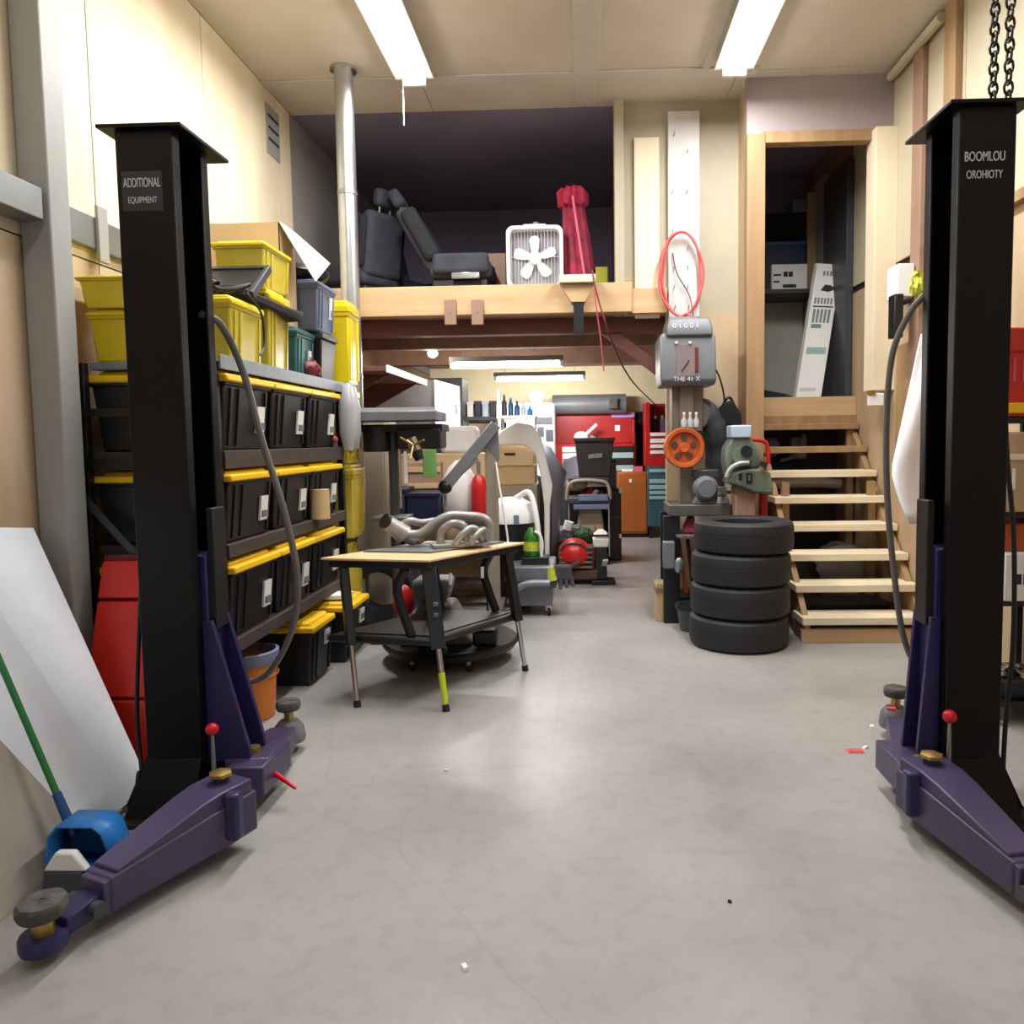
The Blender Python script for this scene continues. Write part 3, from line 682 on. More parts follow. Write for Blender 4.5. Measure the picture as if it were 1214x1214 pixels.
MB().loft([[(x+px*s, y+yy, pz*s2) for px, py, pz in pan] for s, s2, yy in ((1, 1, .0), (1, 1, .12))], cap=False).build('hood', 'blue_plastic', t, solid=.007)
MB().loft([[(x+px, y+.12, pz) for px, py, pz in pan] + [(x+.11, y+.12, .01), (x-.10, y+.12, .01)], [(x+px, y+.126, pz) for px, py, pz in pan] + [(x+.11, y+.126, .01), (x-.10, y+.126, .01)]]).build('back', 'blue_dark', t)
MB().box(x-.11, x+.13, y-.02, y+.12, .004, .012).build('floor_plate', 'blue_plastic', t, bevel=.002)
bt = T('broom', 'green-handled broom with a grey brush head leaning over the blue dustpan', 'broom', (fb.x, fb.y, 0))
MB().tbox((x-.01, y-.045, .0), (.15, .05), (.13, .04), .085).build('bristles', 'machine_dark', bt, bevel=.006)
MB().tbox((x+.075, y-.045, .0), (.03, .052), (.03, .042), .075).build('bristle_tuft', 'green_handle', bt, bevel=.004)
MB().loft([[(x-.06+dx, y+dy-.045, .085) for dx, dy in ((-.02, -.018), (.13, -.018), (.13, .018), (-.02, .018))], [(x-.035+dx, y+dy-.045, .15) for dx, dy in ((0, -.016), (.06, -.016), (.06, .016), (0, .016))]]).build('brush_block', 'white_plastic', bt, bevel=.008)
h0 = Vector((x-.035, y-.045, .14)); h1 = Vector((-2.02, 2.42, .80))
e = at(68, 938, 2.56); g = at(0, 785, 2.56)
dir_ = (at(0, 785, 2.62) - at(84, 980, 2.55)).normalized(); s0 = at(84, 980, 2.55)
MB().cyl(s0 - dir_*.03, s0 + dir_*.13, .018, .015, 16).build('ferrule', 'blue_dark', bt)
MB().cyl(s0 + dir_*.12, s0 + dir_*.85, .0115, n=14).build('handle', 'green_handle', bt)

# ------------------------------------------------------------------ duct, folding work table
p0, p1 = at(401, 135, 5.95), at(427, 480, 5.95); pxx = (at(414, 300, 5.95)).x
t = T('duct_pipe', 'galvanised silver duct pipe rising to the ceiling at the end of the shelving', 'pipe', (pxx, 5.95, 0))
MB().cyl((pxx, 5.95, 0), (pxx, 5.95, CEIL-.002), .072, n=32).build('pipe', 'galvanised', t)
MB().lathe([(.072, CEIL-.02), (.10, CEIL-.02), (.10, CEIL-.003), (.072, CEIL-.003)], (pxx, 5.95, 0), 32, closed=True).build('collar', 'galvanised', t)
for z in (2.0, 3.4): MB().lathe([(.0725, z), (.076, z+.005), (.076, z+.03), (.0725, z+.035)], (pxx, 5.95, 0), 32, closed=True).build('seam', 'zinc', t)

# table: near corner / right corner / left corner of the top from the photo
nc, rc, lc = at(508, 671, 4.22), at(622, 642, 4.93), at(380, 667, 4.34)
ZT2 = (nc.z + rc.z) / 2
nc.z = rc.z = lc.z = ZT2
fc = lc + (rc - nc)
t = T('work_table', 'folding work table with a wooden top, black shelf and splayed silver legs', 'table', ((nc.x+fc.x)/2, (nc.y+fc.y)/2, 0))
cen = (nc + rc + lc + fc) / 4
MB().prism([nc, rc, fc, lc], (0, 0, .014)).build('table_top', 'table_ply', t, bevel=.003) if M('table_ply', (226, 196, 150), .5, rgb2=(214, 180, 132), stretch=(.4, 3, 1)) else None
def inset(k, dz): return [cen + (p - cen)*k + Vector((0, 0, dz)) for p in (nc, rc, fc, lc)]
MB().prism(inset(.93, -.045), (0, 0, .045)).build('apron', 'black_plastic', t, bevel=.006)
sz = .33
shelf = [Vector((p.x, p.y, sz)) for p in inset(.97, 0)]
MB().prism(shelf, (0, 0, .045)).build('lower_shelf', 'black_plastic', t, bevel=.015)
MB().prism([cen*1 + (Vector((p.x, p.y, 0)) - Vector((cen.x, cen.y, 0)))*.85 - Vector((0, 0, cen.z)) + Vector((0, 0, sz+.046)) for p in shelf], (0, 0, .006)).build('shelf_mat', 'machine_dark', t)
feet = {'n': gz(529, 843), 'r': gz(623, 795), 'l': gz(424, 838)}
feet['f'] = feet['l'] + feet['r'] - feet['n']
tops = dict(zip('nrfl', inset(.80, -.04)))
for k in 'nrfl':
    a, b = tops[k], feet[k]; m_ = a + (b-a) * ((a.z - sz)/a.z)
    MB().bar(a, m_, .085, .05, (cen - a)).build('leg_support', 'black_plastic', t, bevel=.006)
    lg = MB().cyl(m_ + (a-m_)*.12, b + (a-b).normalized()*.02, .0155, n=16).build('leg', 'chrome', t)
    MB().cyl(b + (a-b).normalized()*.035, b, .02, .021, 16).build('foot', 'rubber', lg)
    if k == 'n': MB().cyl(b + (a-b).normalized()*.04, b + (a-b).normalized()*.21, .0175, .019, 16).build('sleeve', 'lime', lg)
i1 = inset(.86, -.05)
for i, j in ((0, 3), (1, 2)):                       # curved black end frames
    a, b = i1[i], i1[j]
    MB().tube([a*.75+b*.25, a*.66+b*.34-Vector((0, 0, .12)), a*.72+b*.28-Vector((0, 0, .26)), Vector((a.x*.8+b.x*.2, a.y*.8+b.y*.2, sz+.05))], .028, 10, smooth=6).build('end_frame', 'black_plastic', t)
for k, f in ((.25, .02), (.62, .02)):
    p = nc*(1-k) + rc*k; q = Vector((p.x, p.y, ZT2-.10)) + (cen - p).normalized()*.06; q.z = ZT2-.10
    MB().bar(q, q-Vector((0, 0, .07)), .012, .02).build('hook', 'white_plastic', t, bevel=.003)
def ladder(p):
    for z in (.40, .46, .52, .58): MB().cbox((p.x, p.y, z), (.026, .02, .022)).build('height_notch', 'machine_grey', t, bevel=.003)
ladder(tops['n']*.55 + feet['n']*.45)
# grey mat with exhaust header on the table
ux, uy = (rc - nc).normalized(), (lc - nc).normalized()
def tp(a, b, h=0.0): return nc + (rc-nc)*a + (lc-nc)*b + Vector((0, 0, .0145 + h))
o = MB().prism([tp(.30, .28), tp(.93, .15), tp(.95, .80), tp(.30, .93)], (0, 0, .012)).build('grey_mat', 'machine_grey', bevel=.002)
origin(tag(o, 'grey slab lying on the work table under the exhaust header', 'mat'), tp(.6, .5))
hd = T('exhaust_header', 'grey cast exhaust header with curved pipes lying on the work table', 'engine part', tp(.6, .5, .013))
Yh = tp(.6, .5).y
zb = ZT2 + .0275
def hp(px, py, dY=0): 
    q = at(px, py, Yh + dY); q.z = max(q.z, zb + .024); return q
MB().tube([hp(462, 622, -.02), hp(480, 632, -.02), hp(498, 633, -.02), hp(515, 621, 0), hp(532, 612, .02), hp(552, 612, .02), hp(571, 614, .02), hp(580, 622, .02), hp(581, 640, .02)], .030, 14, smooth=7).build('header_pipe', 'cast_alu', hd)
MB().tube([hp(470, 628, .06), hp(485, 618, .07), hp(500, 620, .08), hp(520, 618, .12), hp(545, 624, .14), hp(556, 642, .1)], .025, 12, smooth=7).build('header_pipe', 'cast_alu', hd)
MB().tube([hp(522, 644, -.06), hp(524, 630, -.06), hp(536, 621, -.05), hp(550, 624, -.04), hp(553, 640, -.02)], .026, 12, smooth=7).build('header_pipe', 'cast_alu', hd)
MB().tube([hp(540, 645, -.09), hp(548, 634, -.09), hp(560, 626, -.06), hp(570, 634, -.04), hp(572, 642, 0)], .022, 12, smooth=7).build('header_pipe', 'cast_alu', hd)
MB().tube([hp(558, 645, -.10), hp(564, 636, -.10), hp(574, 628, -.05), hp(578, 640, 0)], .019, 12, smooth=7).build('header_pipe', 'cast_alu', hd)
MB().cyl(hp(458, 619, -.05), hp(480, 634, 0), .046, .06, 20).build('collector', 'cast_alu', hd)
MB().cyl(hp(455, 617, -.065), hp(459, 619, -.05), .048, .048, 20).build('outlet', 'cord_black', hd)
MB().sph(hp(492, 638, 0), .05, (1.4, 1, .8)).rough(.006, 6).build('junction', 'cast_alu', hd)
a, b = hp(512, 648, -.10), hp(583, 645, .03); a.z = b.z = zb + .012
MB().bar(a, b, .09, .022).build('flange', 'cast_alu', hd, bevel=.003)
# things stored under and behind the table
def px_thing(name, label, cat, rect, Y, d, mat, base=None, bevel=.008, part='body', group=None):
    a, b = at(rect[0], rect[3], Y), at(rect[2], rect[3], Y)
    t = T(name, label, cat, ((a.x+b.x)/2, Y+d/2, 0 if base == 0 else (base if base is not None else a.z)), group)
    tz = at((rect[0]+rect[2])/2, rect[1], Y).z; z0 = base if base is not None else a.z
    MB().box(a.x, b.x, Y, Y+d, z0, tz).build(part, mat, t, bevel=bevel)
    return t, (a.x, b.x, z0, tz)

t = T('engine_cradle', 'dark trolley with a rounded black base parked under the work table', 'trolley', (-.92, 5.05, 0))
bc2 = (-.92, 5.15)
MB().lathe([(.001, .07), (.36, .07), (.44, .09), (.47, .13), (.45, .15), (.36, .13), (.001, .12)], (bc2[0], bc2[1], 0), 40).build('base', 'black_plastic', t)
MB().box(bc2[0]+.18, bc2[0]+.34, bc2[1]-.24, bc2[1]-.10, .14, .25).build('end_box', 'black_plastic', t, bevel=.02)
for a in (0.3, 1.5, 2.8, 4.1, 5.2):
    cx, cy = bc2[0]+.36*math.cos(a), bc2[1]+.36*math.sin(a)
    cs = MB().cyl((cx, cy-.01, .032), (cx, cy+.012, .032), .031, n=18).build('caster', 'rubber', t)
    MB().box(cx-.012, cx+.012, cy-.016, cy+.016, .045, .08).build('fork', 'zinc', cs)
MB().tbox((bc2[0]-.08, bc2[1]-.02, .13), (.50, .30), (.22, .22), .28).build('hopper', 'machine_brown', t, bevel=.02)
MB().tbox((bc2[0]-.10, bc2[1]-.06, .42), (.20, .2), (.28, .26), .16).build('cap', 'machine_grey', t, bevel=.04)
MB().sph((bc2[0]-.30, bc2[1]-.12, .42), .10, (.7, .7, 1.2)).build('red_tank', 'red_plastic', t)
p = at(405, 690, 5.55)
o = MB().lathe([(.15, -.09), (.27, -.11), (.31, -.08), (.31, .08), (.27, .11), (.15, .09)], (-1.62, 5.95, .33), 32, 'Y', closed=True).build('spare_wheel', 'tyre_rubber')
o.location = (0, 0, -.02)
tag(origin(o, (-1.62, 5.95, .33)), 'dark tyre standing upright behind the floor totes, left of the table', 'tyre')

# ------------------------------------------------------------------ left workshop behind the table
t, q = px_thing('tan_locker', 'tall tan steel locker behind the drill press, left of the table', 'locker', (421, 500, 462, 700), 6.25, .40, 'tan_steel', 0)
MB().box(q[0]+.02, q[1]-.02, 6.235, 6.25, .06, q[3]-.03).build('door', 'tan_steel', t, bevel=.004)
MB().box(q[0]+.03, q[0]+.05, 6.22, 6.235, .85, .98).build('handle', 'chrome', t, bevel=.003)
# drill press
Yd = 5.75
t = T('drill_press', 'drill press with a grey flat belt cover, black motor and thin column', 'drill press', (at(468, 640, Yd).x, Yd, 0))
a, b = at(418, 495, Yd), at(523, 492, Yd)
MB().loft([[(a.x, Yd-.20, a.z-.035), (b.x, Yd-.20, a.z-.035), (b.x, Yd+.22, a.z-.035), (a.x, Yd+.22, a.z-.035)], [(a.x, Yd-.20, a.z+.035), (b.x, Yd-.20, a.z+.035), (b.x, Yd+.22, a.z+.035), (a.x, Yd+.22, a.z+.035)], [(a.x+.03, Yd-.15, a.z+.065), (b.x-.03, Yd-.15, a.z+.065), (b.x-.03, Yd+.18, a.z+.065), (a.x+.03, Yd+.18, a.z+.065)]]).build('belt_cover', 'machine_grey', t, bevel=.006)
px_box(MB(), 426, 503, 524, 512, Yd-.1, .3).build('head_plate', 'black_metal', t, bevel=.004)
m0 = at(447, 520, Yd-.02)
MB().cyl((m0.x, Yd-.02, m0.z-.10), (m0.x, Yd-.02, m0.z+.10), .105, n=24).build('motor', 'black_metal', t, bevel=.01)
px_box(MB(), 470, 508, 522, 532, Yd-.12, .26).build('head', 'black_metal', t, bevel=.012)
zc = at(468, 512, Yd).z
MB().cyl((at(468, 600, Yd).x, Yd, .05), (at(468, 600, Yd).x, Yd, zc), .035, n=20).build('column', 'machine_dark', t)
MB().cyl((at(477, 600, Yd).x, Yd-.06, 1.0), (at(477, 600, Yd).x, Yd-.06, zc), .014, n=12).build('feed_rack', 'chrome', t)
MB().cbox((at(468, 600, Yd).x, Yd-.05, .025), (.30, .42, .05)).build('base', 'machine_dark', t, bevel=.01)
MB().cbox((at(468, 600, Yd).x, Yd-.07, .93), (.26, .26, .03)).build('work_plate', 'iron_table', t, bevel=.006)
MB().cyl(at(490, 528, Yd-.15), at(498, 545, Yd-.15), .05, .035, 16).build('spindle', 'black_metal', t)
hb = MB().cyl(at(486, 520, Yd-.16), at(493, 535, Yd-.16), .045, .05, 6).build('feed_hub', 'chrome', t)
for k in range(3):
    c_ = at(490, 528, Yd-.2); MB().cyl(c_, c_ + Vector((.10*math.cos(k*2.1+.4), -.06, .10*math.sin(k*2.1+.4))), .008, n=8).build('feed_handle', 'brass', hb)
px_box(MB(), 501, 533, 517, 566, Yd-.16, .03).build('green_guard', 'green_cloth', t, bevel=.004)
px_box(MB(), 479, 535, 483, 573, Yd-.12, .01).build('chuck_guard', 'white_plastic', t)
# bench behind with bins
a, b = at(452, 640, 6.5), at(585, 640, 6.5); zbn = at(520, 617, 6.5).z
t = T('low_bench', 'low dark bench behind the work table carrying the navy bins', 'bench', ((a.x+b.x)/2, 6.75, 0))
MB().box(a.x, b.x, 6.45, 7.1, zbn-.05, zbn).build('bench_top', 'machine_dark', t, bevel=.005)
for x_ in (a.x+.04, b.x-.04):
    for y_ in (6.5, 7.05): MB().box(x_-.03, x_+.03, y_-.03, y_+.03, 0, zbn-.05).build('leg', 'black_metal', t)
MB().box(a.x+.03, b.x-.03, 6.7, 7.06, .18, .22).build('lower_board', 'dark_wood', t)
def small_bin(rect, Y, d, mat, label, lip=None):
    t, q = px_thing('storage_bin', label, 'bin', rect, Y, d, mat, zbn, .012)
    MB().box(q[0]-.012, q[1]+.012, Y-.012, Y+d+.012, q[3]-.02, q[3]+.012).build('rim', lip or mat, t, bevel=.005)
    return t
small_bin((453, 581, 480, 616), 6.47, .35, 'navy_dark', 'dark navy bin on the low bench, behind the collector of the exhaust header') if M('navy_dark', (34, 36, 56), .5) else None
small_bin((482, 586, 521, 616), 6.50, .38, 'navy_plastic', 'blue bin on the low bench right of the drill press column')
t, q = px_thing('wooden_crate', 'brown wooden crate stacked behind the blue bin', 'crate', (484, 548, 523, 586), 6.95, .14, 'brown_board', zbn)
for z_ in (q[2]+.1, q[2]+.25, q[2]+.4):
    if z_ < q[3]: MB().box(q[0], q[1], 6.935, 6.95, z_, z_+.05).build('slat', 'beam_wood', t, bevel=.003)
o = MB().lathe([(.001, 0), (.13, 0), (.17, .12), (.15, .34), (.09, .45), (.03, .50), (.001, .52)], (0, 0, 0), 20).rough(.012, 9).build('sack', 'grey_cloth_light', angle=.9) if M('grey_cloth_light', (222, 216, 212), .8, var=.1) else None
p = at(545, 588, 6.75); o.location = (p.x, 6.75, zbn); tag(o, 'pale cloth sack on the low bench behind the crane arm', 'sack')
p = at(541, 520, 7.0)
t, q = px_thing('white_barrel', 'white rolled dust cover lying behind the crane arm', 'cover', (522, 505, 566, 540), 7.25, .25, 'grey_cloth_light', None, .05)
t, q = px_thing('board_rack', 'pale boards standing behind the drill press under the white cover', 'boards', (462, 538, 575, 600), 7.25, .3, 'cardboard', 0, .01)
# red gas cylinder
Yr = 6.62; xr = at(568, 590, Yr).x; zt = at(568, 563, Yr).z; zq = zbn + .001
t = T('red_cylinder', 'red gas cylinder standing behind the work table beside the crane mast', 'cylinder', (xr, Yr, zbn))
MB().lathe([(.001, zq), (.066, zq), (.072, zq+.02), (.072, zt-.1), (.055, zt-.03), (.03, zt), (.001, zt)], (xr, Yr, 0), 24).build('tank', 'red_plastic', t)
MB().cyl((xr, Yr, zt), (xr, Yr, zt+.12), .018, n=14).build('valve', 'zinc', t)
# engine crane with its grey diagonal boom
Yc = 5.95
m0 = at(583, 545, Yc)
t = T('engine_crane', 'grey folding engine crane with a diagonal boom behind the exhaust header', 'engine crane', (m0.x, Yc, 0))
MB().box(m0.x-.045, m0.x+.045, Yc-.045, Yc+.045, .10, m0.z+.12).build('mast', 'tan_steel', t, bevel=.006)
b0, b1 = at(528, 577, Yc-.12), at(588, 503, Yc-.04)
MB().bar(b0, b1, .07, .085).build('boom', 'machine_grey', t, bevel=.006)
MB().bar(b0 + (b1-b0)*.04, b0 + (b1-b0)*.62 + Vector((.0, 0, -.07)), .05, .05).build('ram', 'zinc', t, bevel=.004)
MB().sph(b0, .055).build('boom_head', 'black_metal', t)
MB().cyl(b0 - Vector((0, 0, .04)), b0 - Vector((0, 0, .16)), .012, n=8).build('hook', 'chrome', t)
MB().prism([at(570, 520, Yc-.05), at(590, 498, Yc-.05), at(592, 548, Yc-.05)], (0, .02, 0)).build('bracket', 'machine_grey', t)
MB().bar((m0.x, Yc-.2, .10), (m0.x, Yc+.6, .10), .07, .07).build('foot_rail', 'machine_grey', t, bevel=.005)
#, (m0.x+.42, Yc+.15, .10), .07, .06).build('cross_rail', 'machine_grey', t, bevel=.005)
for x_, y_ in ((m0.x, Yc-.15), (m0.x, Yc+.55)): MB().cyl((x_-.015, y_, .035), (x_+.015, y_, .035), .034, n=16).build('caster', 'rubber', t)
hose('white_cable', 'white cable hanging from the crane bracket down behind the table', [at(588, 548, 5.9), at(591, 570, 5.88), at(596, 600, 5.85), at(602, 640, 5.85), at(603, 670, 5.85), gz(604, 700, .01)], .008, 'white_plastic')
# cardboard boxes and the black canister by the wall
t, q = px_thing('tool_cabinet', 'low grey cabinet behind the crane carrying the cardboard boxes', 'cabinet', (588, 575.5, 638, 690), 7.9, .5, 'tan_steel', 0)
MB().box(q[0]+.03, q[1]-.03, 7.885, 7.9, .1, q[3]-.05).build('door', 'tan_steel', t, bevel=.004)
t, q = px_thing('cardboard_box', 'lower brown cardboard box on the grey cabinet behind the crane', 'box', (590, 552, 634, 575), 7.95, .4, 'cardboard', None, .004)
t, q = px_thing('cardboard_box', 'cardboard box with a hand slot, topmost behind the crane', 'box', (586, 526, 632, 552.5), 7.93, .42, 'cardboard_light', None, .004) if M('cardboard_light', (206, 178, 140), .75, var=.06) else None
px_box(MB(), 598, 537, 611, 540, 7.925, .006).build('hand_slot', 'ink', t)
# white wet-dry vacuum / bumper pile
p = gz(606, 690); Yv = 6.9; xv = at(606, 620, Yv).x; zv = at(606, 590, Yv).z
t = T('shop_vacuum', 'black shop vacuum with a white domed lid and white hose beside the crane', 'vacuum cleaner', (xv, Yv, 0))
MB().lathe([(.001, .06), (.20, .06), (.22, .10), (.22, zv-.22), (.001, zv-.22)], (xv, Yv, 0), 28).build('drum', 'black_plastic', t)
MB().lathe([(.001, zv-.22), (.235, zv-.22), (.235, zv-.15), (.19, zv-.05), (.10, zv), (.001, zv+.01)], (xv, Yv, 0), 28).build('lid', 'white_plastic', t)
MB().tube([(xv+.05, Yv-.05, zv), (xv+.18, Yv-.12, zv+.05), (xv+.24, Yv-.18, zv-.15), (xv+.26, Yv-.2, .55), (xv+.22, Yv-.22, .3)], .026, 12, smooth=8).build('hose', 'white_plastic', t)
px_box(MB(), 609, 611, 615, 622, Yv-.235, .02).build('sticker', 'bluegrey_plastic', t)
for a in range(4): MB().sph((xv+.17*math.cos(a*1.57+.7), Yv+.17*math.sin(a*1.57+.7), .035), .035).build('caster', 'rubber', t)
def panel_shell(name, label, cat, pts, Y, bulge, mat, th=.02):
    # curved body panel: outline polygon in the photo, bulging towards the viewer
    c_ = [sum(p[i] for p in pts)/len(pts) for i in (0, 1)]
    m = MB(); n = len(pts); rings = []
    for k, f in ((0, 1.0), (1, .75), (2, .45), (3, .12)):
        rings.append([at(c_[0] + (p[0]-c_[0])*f, c_[1] + (p[1]-c_[1])*f, Y - bulge*(1-f*f)) for p in pts])
    m.loft(rings, cap=False); m.bm.faces.new(m.bm.verts[-n:]) if hasattr(m.bm.verts, 'ensure_lookup_table') and not m.bm.verts.ensure_lookup_table() else None
    o = m.build(name, mat, solid=th, angle=1.2)
    lo = min((v.co for v in o.data.vertices), key=lambda v: v.z)
    return tag(origin(o, lo.copy()), label, cat)
def flat_panel(name, label, cat, pts, Y, th, mat):
    o = MB().prism([at(x_, y_, Y) for x_, y_ in pts], (0, th, 0)).build(name, mat, bevel=.025, seg=3)
    lo = min((v.co for v in o.data.vertices), key=lambda v: v.z)
    return tag(origin(o, lo.copy()), label, cat)
panel_shell('car_fender', 'grey plastic car bumper standing on end left of the black bin', 'car panel', [(641, 524), (653, 531), (662, 548), (671, 560), (665, 585), (662, 640), (655, 668), (650, 640), (652, 600), (645, 570), (638, 545)], 8.3, .25, 'bumper_grey') if M('bumper_grey', (112, 112, 122), .4) else None
flat_panel('white_fender', 'white car body panel arching over the cardboard boxes', 'car panel', [(588, 528), (592, 512), (612, 500), (630, 503), (641, 517), (648, 545), (655, 575), (652, 600), (651, 692), (646, 692), (645, 600), (640, 560), (634, 538), (622, 528), (605, 528)], 7.8, .06, 'white_paint')
panel_shell('black_fender', 'dark car panel leaning behind the grey bumper', 'car panel', [(632, 560), (642, 566), (650, 600), (652, 660), (646, 690), (636, 690), (632, 640)], 8.6, .08, 'black_plastic')

# ------------------------------------------------------------------ under the loft: overhead cabinets, lamps
def shop_light(label, x0, x1, py, Y, tilt=0, pw=44):
    a, b = at(x0, py, Y), at(x1, py, Y); z = a.z
    t = T('shop_light', label, 'ceiling light', ((a.x+b.x)/2, Y, z), 'shop lights under the loft')
    MB().box(a.x, b.x, Y-.09, Y+.09, z+.035, z+.09).build('housing', 'machine_grey', t, bevel=.005)
    MB().cyl((a.x+.02, Y, z), (b.x-.02, Y, z), .03, n=14).build('tube', 'tube_bright', t)
    for x in (a.x+.02, b.x-.02): MB().cbox((x, Y, z+.015), (.04, .07, .08)).build('end_cap', 'white_plastic', t)
    for x in (a.x+.15, b.x-.15): MB().cyl((x, Y, z+.09), (x, Y, 2.70), .004, n=6).build('hanger', 'zinc', t)
    area('shop_light_glow', ((a.x+b.x)/2, Y, z-.05), b.x-a.x-.1, .1, pw, (1, .985, .97), (tilt, 0, 0))
    return t
shop_light('near shop light hanging under the loft above the drill press', 534, 668, 434, 8.4)
shop_light('far shop light hanging under the loft in front of the back wall', 586, 694, 450, 10.6, .75, 60)
p = at(513, 419, 8.2)
t = T('light_bulb', 'bare glowing bulb under the loft left of the shop lights', 'light bulb', (p.x, 8.2, p.z))
MB().sph((p.x, 8.2, p.z), .045, (1.2, 1, 1)).build('bulb', 'bulb_glow', t)
MB().cyl((p.x, 8.2, p.z+.03), (p.x, 8.2, 2.70), .02, n=10).build('socket', 'white_plastic', t)
pl = bpy.data.lights.new('bulb_light', 'POINT'); pl.energy = 14; pl.color = (1, .86, .7); pl.shadow_soft_size = .05
po = bpy.data.objects.new('bulb_light', pl); C.objects.link(po); po.location = (p.x, 8.1, p.z-.07)
# bench-top clutter of the far left: wall shelf of planks and grey wall cabinet
t = T('wall_shelf', 'wooden wall shelf with a white edge under the loft, above the drill press', 'shelf', (-2.3, 6.5, 1.9))
a, b, c_ = at(432, 440, 6.3), at(500, 458, 7.7), at(440, 438, 7.7)
zs = at(470, 448, 7.0).z
MB().box(XL, b.x, 6.3, 7.9, zs, zs+.04).build('board', 'red_brown_wood', t, bevel=.003)
MB().box(b.x, b.x+.015, 6.3, 7.9, zs-.01, zs+.05).build('edge_strip', 'white_plastic', t)
for y_ in (6.6, 7.7): MB().prism([(XL, y_, zs), (b.x-.05, y_, zs), (XL, y_, zs-.45)], (0, .03, 0)).build('bracket', 'red_brown_wood', t)
a, b = at(500, 508, 8.6), at(533, 508, 8.6); zt = at(516, 450, 8.6).z
t = T('hanging_cabinet', 'grey wall cabinet with a pale blue door under the loft', 'cabinet', (-2.2, 8.9, a.z))
x1 = at(516, 480, 8.6).x
MB().box(XL, x1, 8.6, 9.3, a.z, zt).build('body', 'machine_grey', t, bevel=.005)
d = MB().prism([(x1, 8.58, a.z), (x1, 8.58, zt), (x1+.25, 8.78, zt-.07), (x1+.25, 8.78, a.z)], (0, .02, 0)).build('door', 'pale_blue', t) if M('pale_blue', (188, 206, 226), .4) else None
MB().cyl((x1+.22, 8.74, (a.z+zt)/2-.1), (x1+.22, 8.74, (a.z+zt)/2), .012, n=8).build('handle', 'zinc', d)
# long shelf along the left wall under the loft with cans and boxes
zl = at(580, 495, 10.0).z
t = T('long_shelf', 'long dark shelf along the left wall under the loft, bearing blue and pale boxes', 'shelf', (-2.2, 10.3, 0))
xs1 = at(590, 495, 9.8).x
MB().box(XL, xs1, 9.6, 11.2, zl-.05, zl).build('board', 'machine_dark', t, bevel=.004)
for y_ in (9.65, 11.1): MB().box(xs1-.06, xs1-.02, y_, y_+.05, 0, zl-.05).build('leg', 'black_metal', t)
MB().box(XL, xs1, 9.6, 11.2, .75, .80).build('board', 'machine_dark', t, bevel=.004)
rnd = random.Random(5)
cols = ['navy_plastic', 'pale_blue', 'white_plastic', 'navy_plastic', 'pale_blue', 'black_plastic']
lbs = ['navy box at the left end of the long shelf under the loft', 'pale blue box second on the long shelf', 'white box in the middle of the long shelf under the loft', 'navy box right of the white box on the long shelf', 'pale box near the right end of the long shelf', 'black box at the right end of the long shelf']
x_ = at(536, 495, 9.8).x
for i in range(6):
    wd = (xs1 - at(536, 495, 9.8).x)/6; h = rnd.uniform(.14, .2)
    t = T('shelf_box', lbs[i], 'box', (x_+wd/2, 9.85, zl))
    MB().box(x_+.01, x_+wd-.01, 9.72, 10.0, zl+.001, zl+h).build('box', cols[i], t, bevel=.008)
    MB().box(x_+.003, x_+wd-.003, 9.713, 10.007, zl+h-.03, zl+h+.008).build('lid', cols[i], t, bevel=.004); x_ += wd
# tall dark cabinet against the left wall
t, q = px_thing('tall_cabinet', 'tall dark cabinet against the left wall beneath the near shop light', 'cabinet', (513, 448, 552, 640), 9.45, .5, 'machine_dark', 0)
MB().box(q[0]+.04, q[1]-.02, 9.435, 9.45, .1, q[3]-.04).build('door', 'machine_dark', t, bevel=.004)
# white fridge-like cabinet with photos
t, q = px_thing('white_refrigerator', 'white refrigerator with dark pictures on its door, behind the body panels', 'refrigerator', (588, 478, 659, 640), 11.3, .7, 'white_paint', 0, .04)
for r in ((635, 494, 655, 503), (637, 506, 645, 518), (647, 509, 656, 523)):
    px_box(MB(), *r, 11.29, .012).build('picture', 'machine_dark', t)
px_box(MB(), 651, 530, 653, 560, 11.26, .03).build('handle', 'chrome', t)
px_box(MB(), 588, 540, 659, 542, 11.29, .012).build('door_gap', 'machine_grey', t)
# bottle rack in front of the refrigerator
t = T('wire_rack', 'white open rack of blue bottles standing before the refrigerator', 'rack', (at(610, 500, 9.6).x, 9.6, 0))
a, b = at(592, 493, 9.6), at(632, 493, 9.6); zr = a.z
for x_ in (a.x, b.x):
    MB().box(x_-.02, x_+.02, 9.56, 9.60, 0, at(592, 462, 9.6).z if x_ == a.x else zr).build('post', 'white_paint', t)
    MB().box(x_-.02, x_+.02, 9.96, 10.0, 0, zr).build('post', 'white_paint', t)
MB().box(a.x-.03, b.x+.03, 9.55, 10.02, zr-.035, zr).build('shelf_board', 'white_paint', t)
MB().box(a.x-.03, b.x+.03, 9.55, 10.02, zr-.48, zr-.44).build('shelf_board', 'white_paint', t)
for i in range(5):
    x_ = a.x + .05 + i*(b.x-a.x-.1)/4; hh = .26 - .035*i
    t = T('bottle', ['tall dark bottle at the left of the white rack', 'slanting blue bottle second on the white rack', 'blue bottle in the middle of the white rack', 'pale blue bottle fourth on the white rack', 'short blue bottle at the right of the white rack'][i], 'bottle', (x_, 9.75, zr), 'bottles on the white rack')
    MB().lathe([(.001, 0), (.036, 0), (.036, hh*.62), (.014, hh*.8), (.014, hh), (.001, hh)], (x_, 9.75, zr+.001), 14).build('body', ['machine_dark', 'blue_dark', 'blue_dark', 'pale_blue', 'blue_plastic'][i], t)
    MB().cyl((x_, 9.75, zr+hh), (x_, 9.75, zr+hh+.025), .017, n=12).build('cap', 'white_plastic', t)
p = at(636, 478, 11.5)
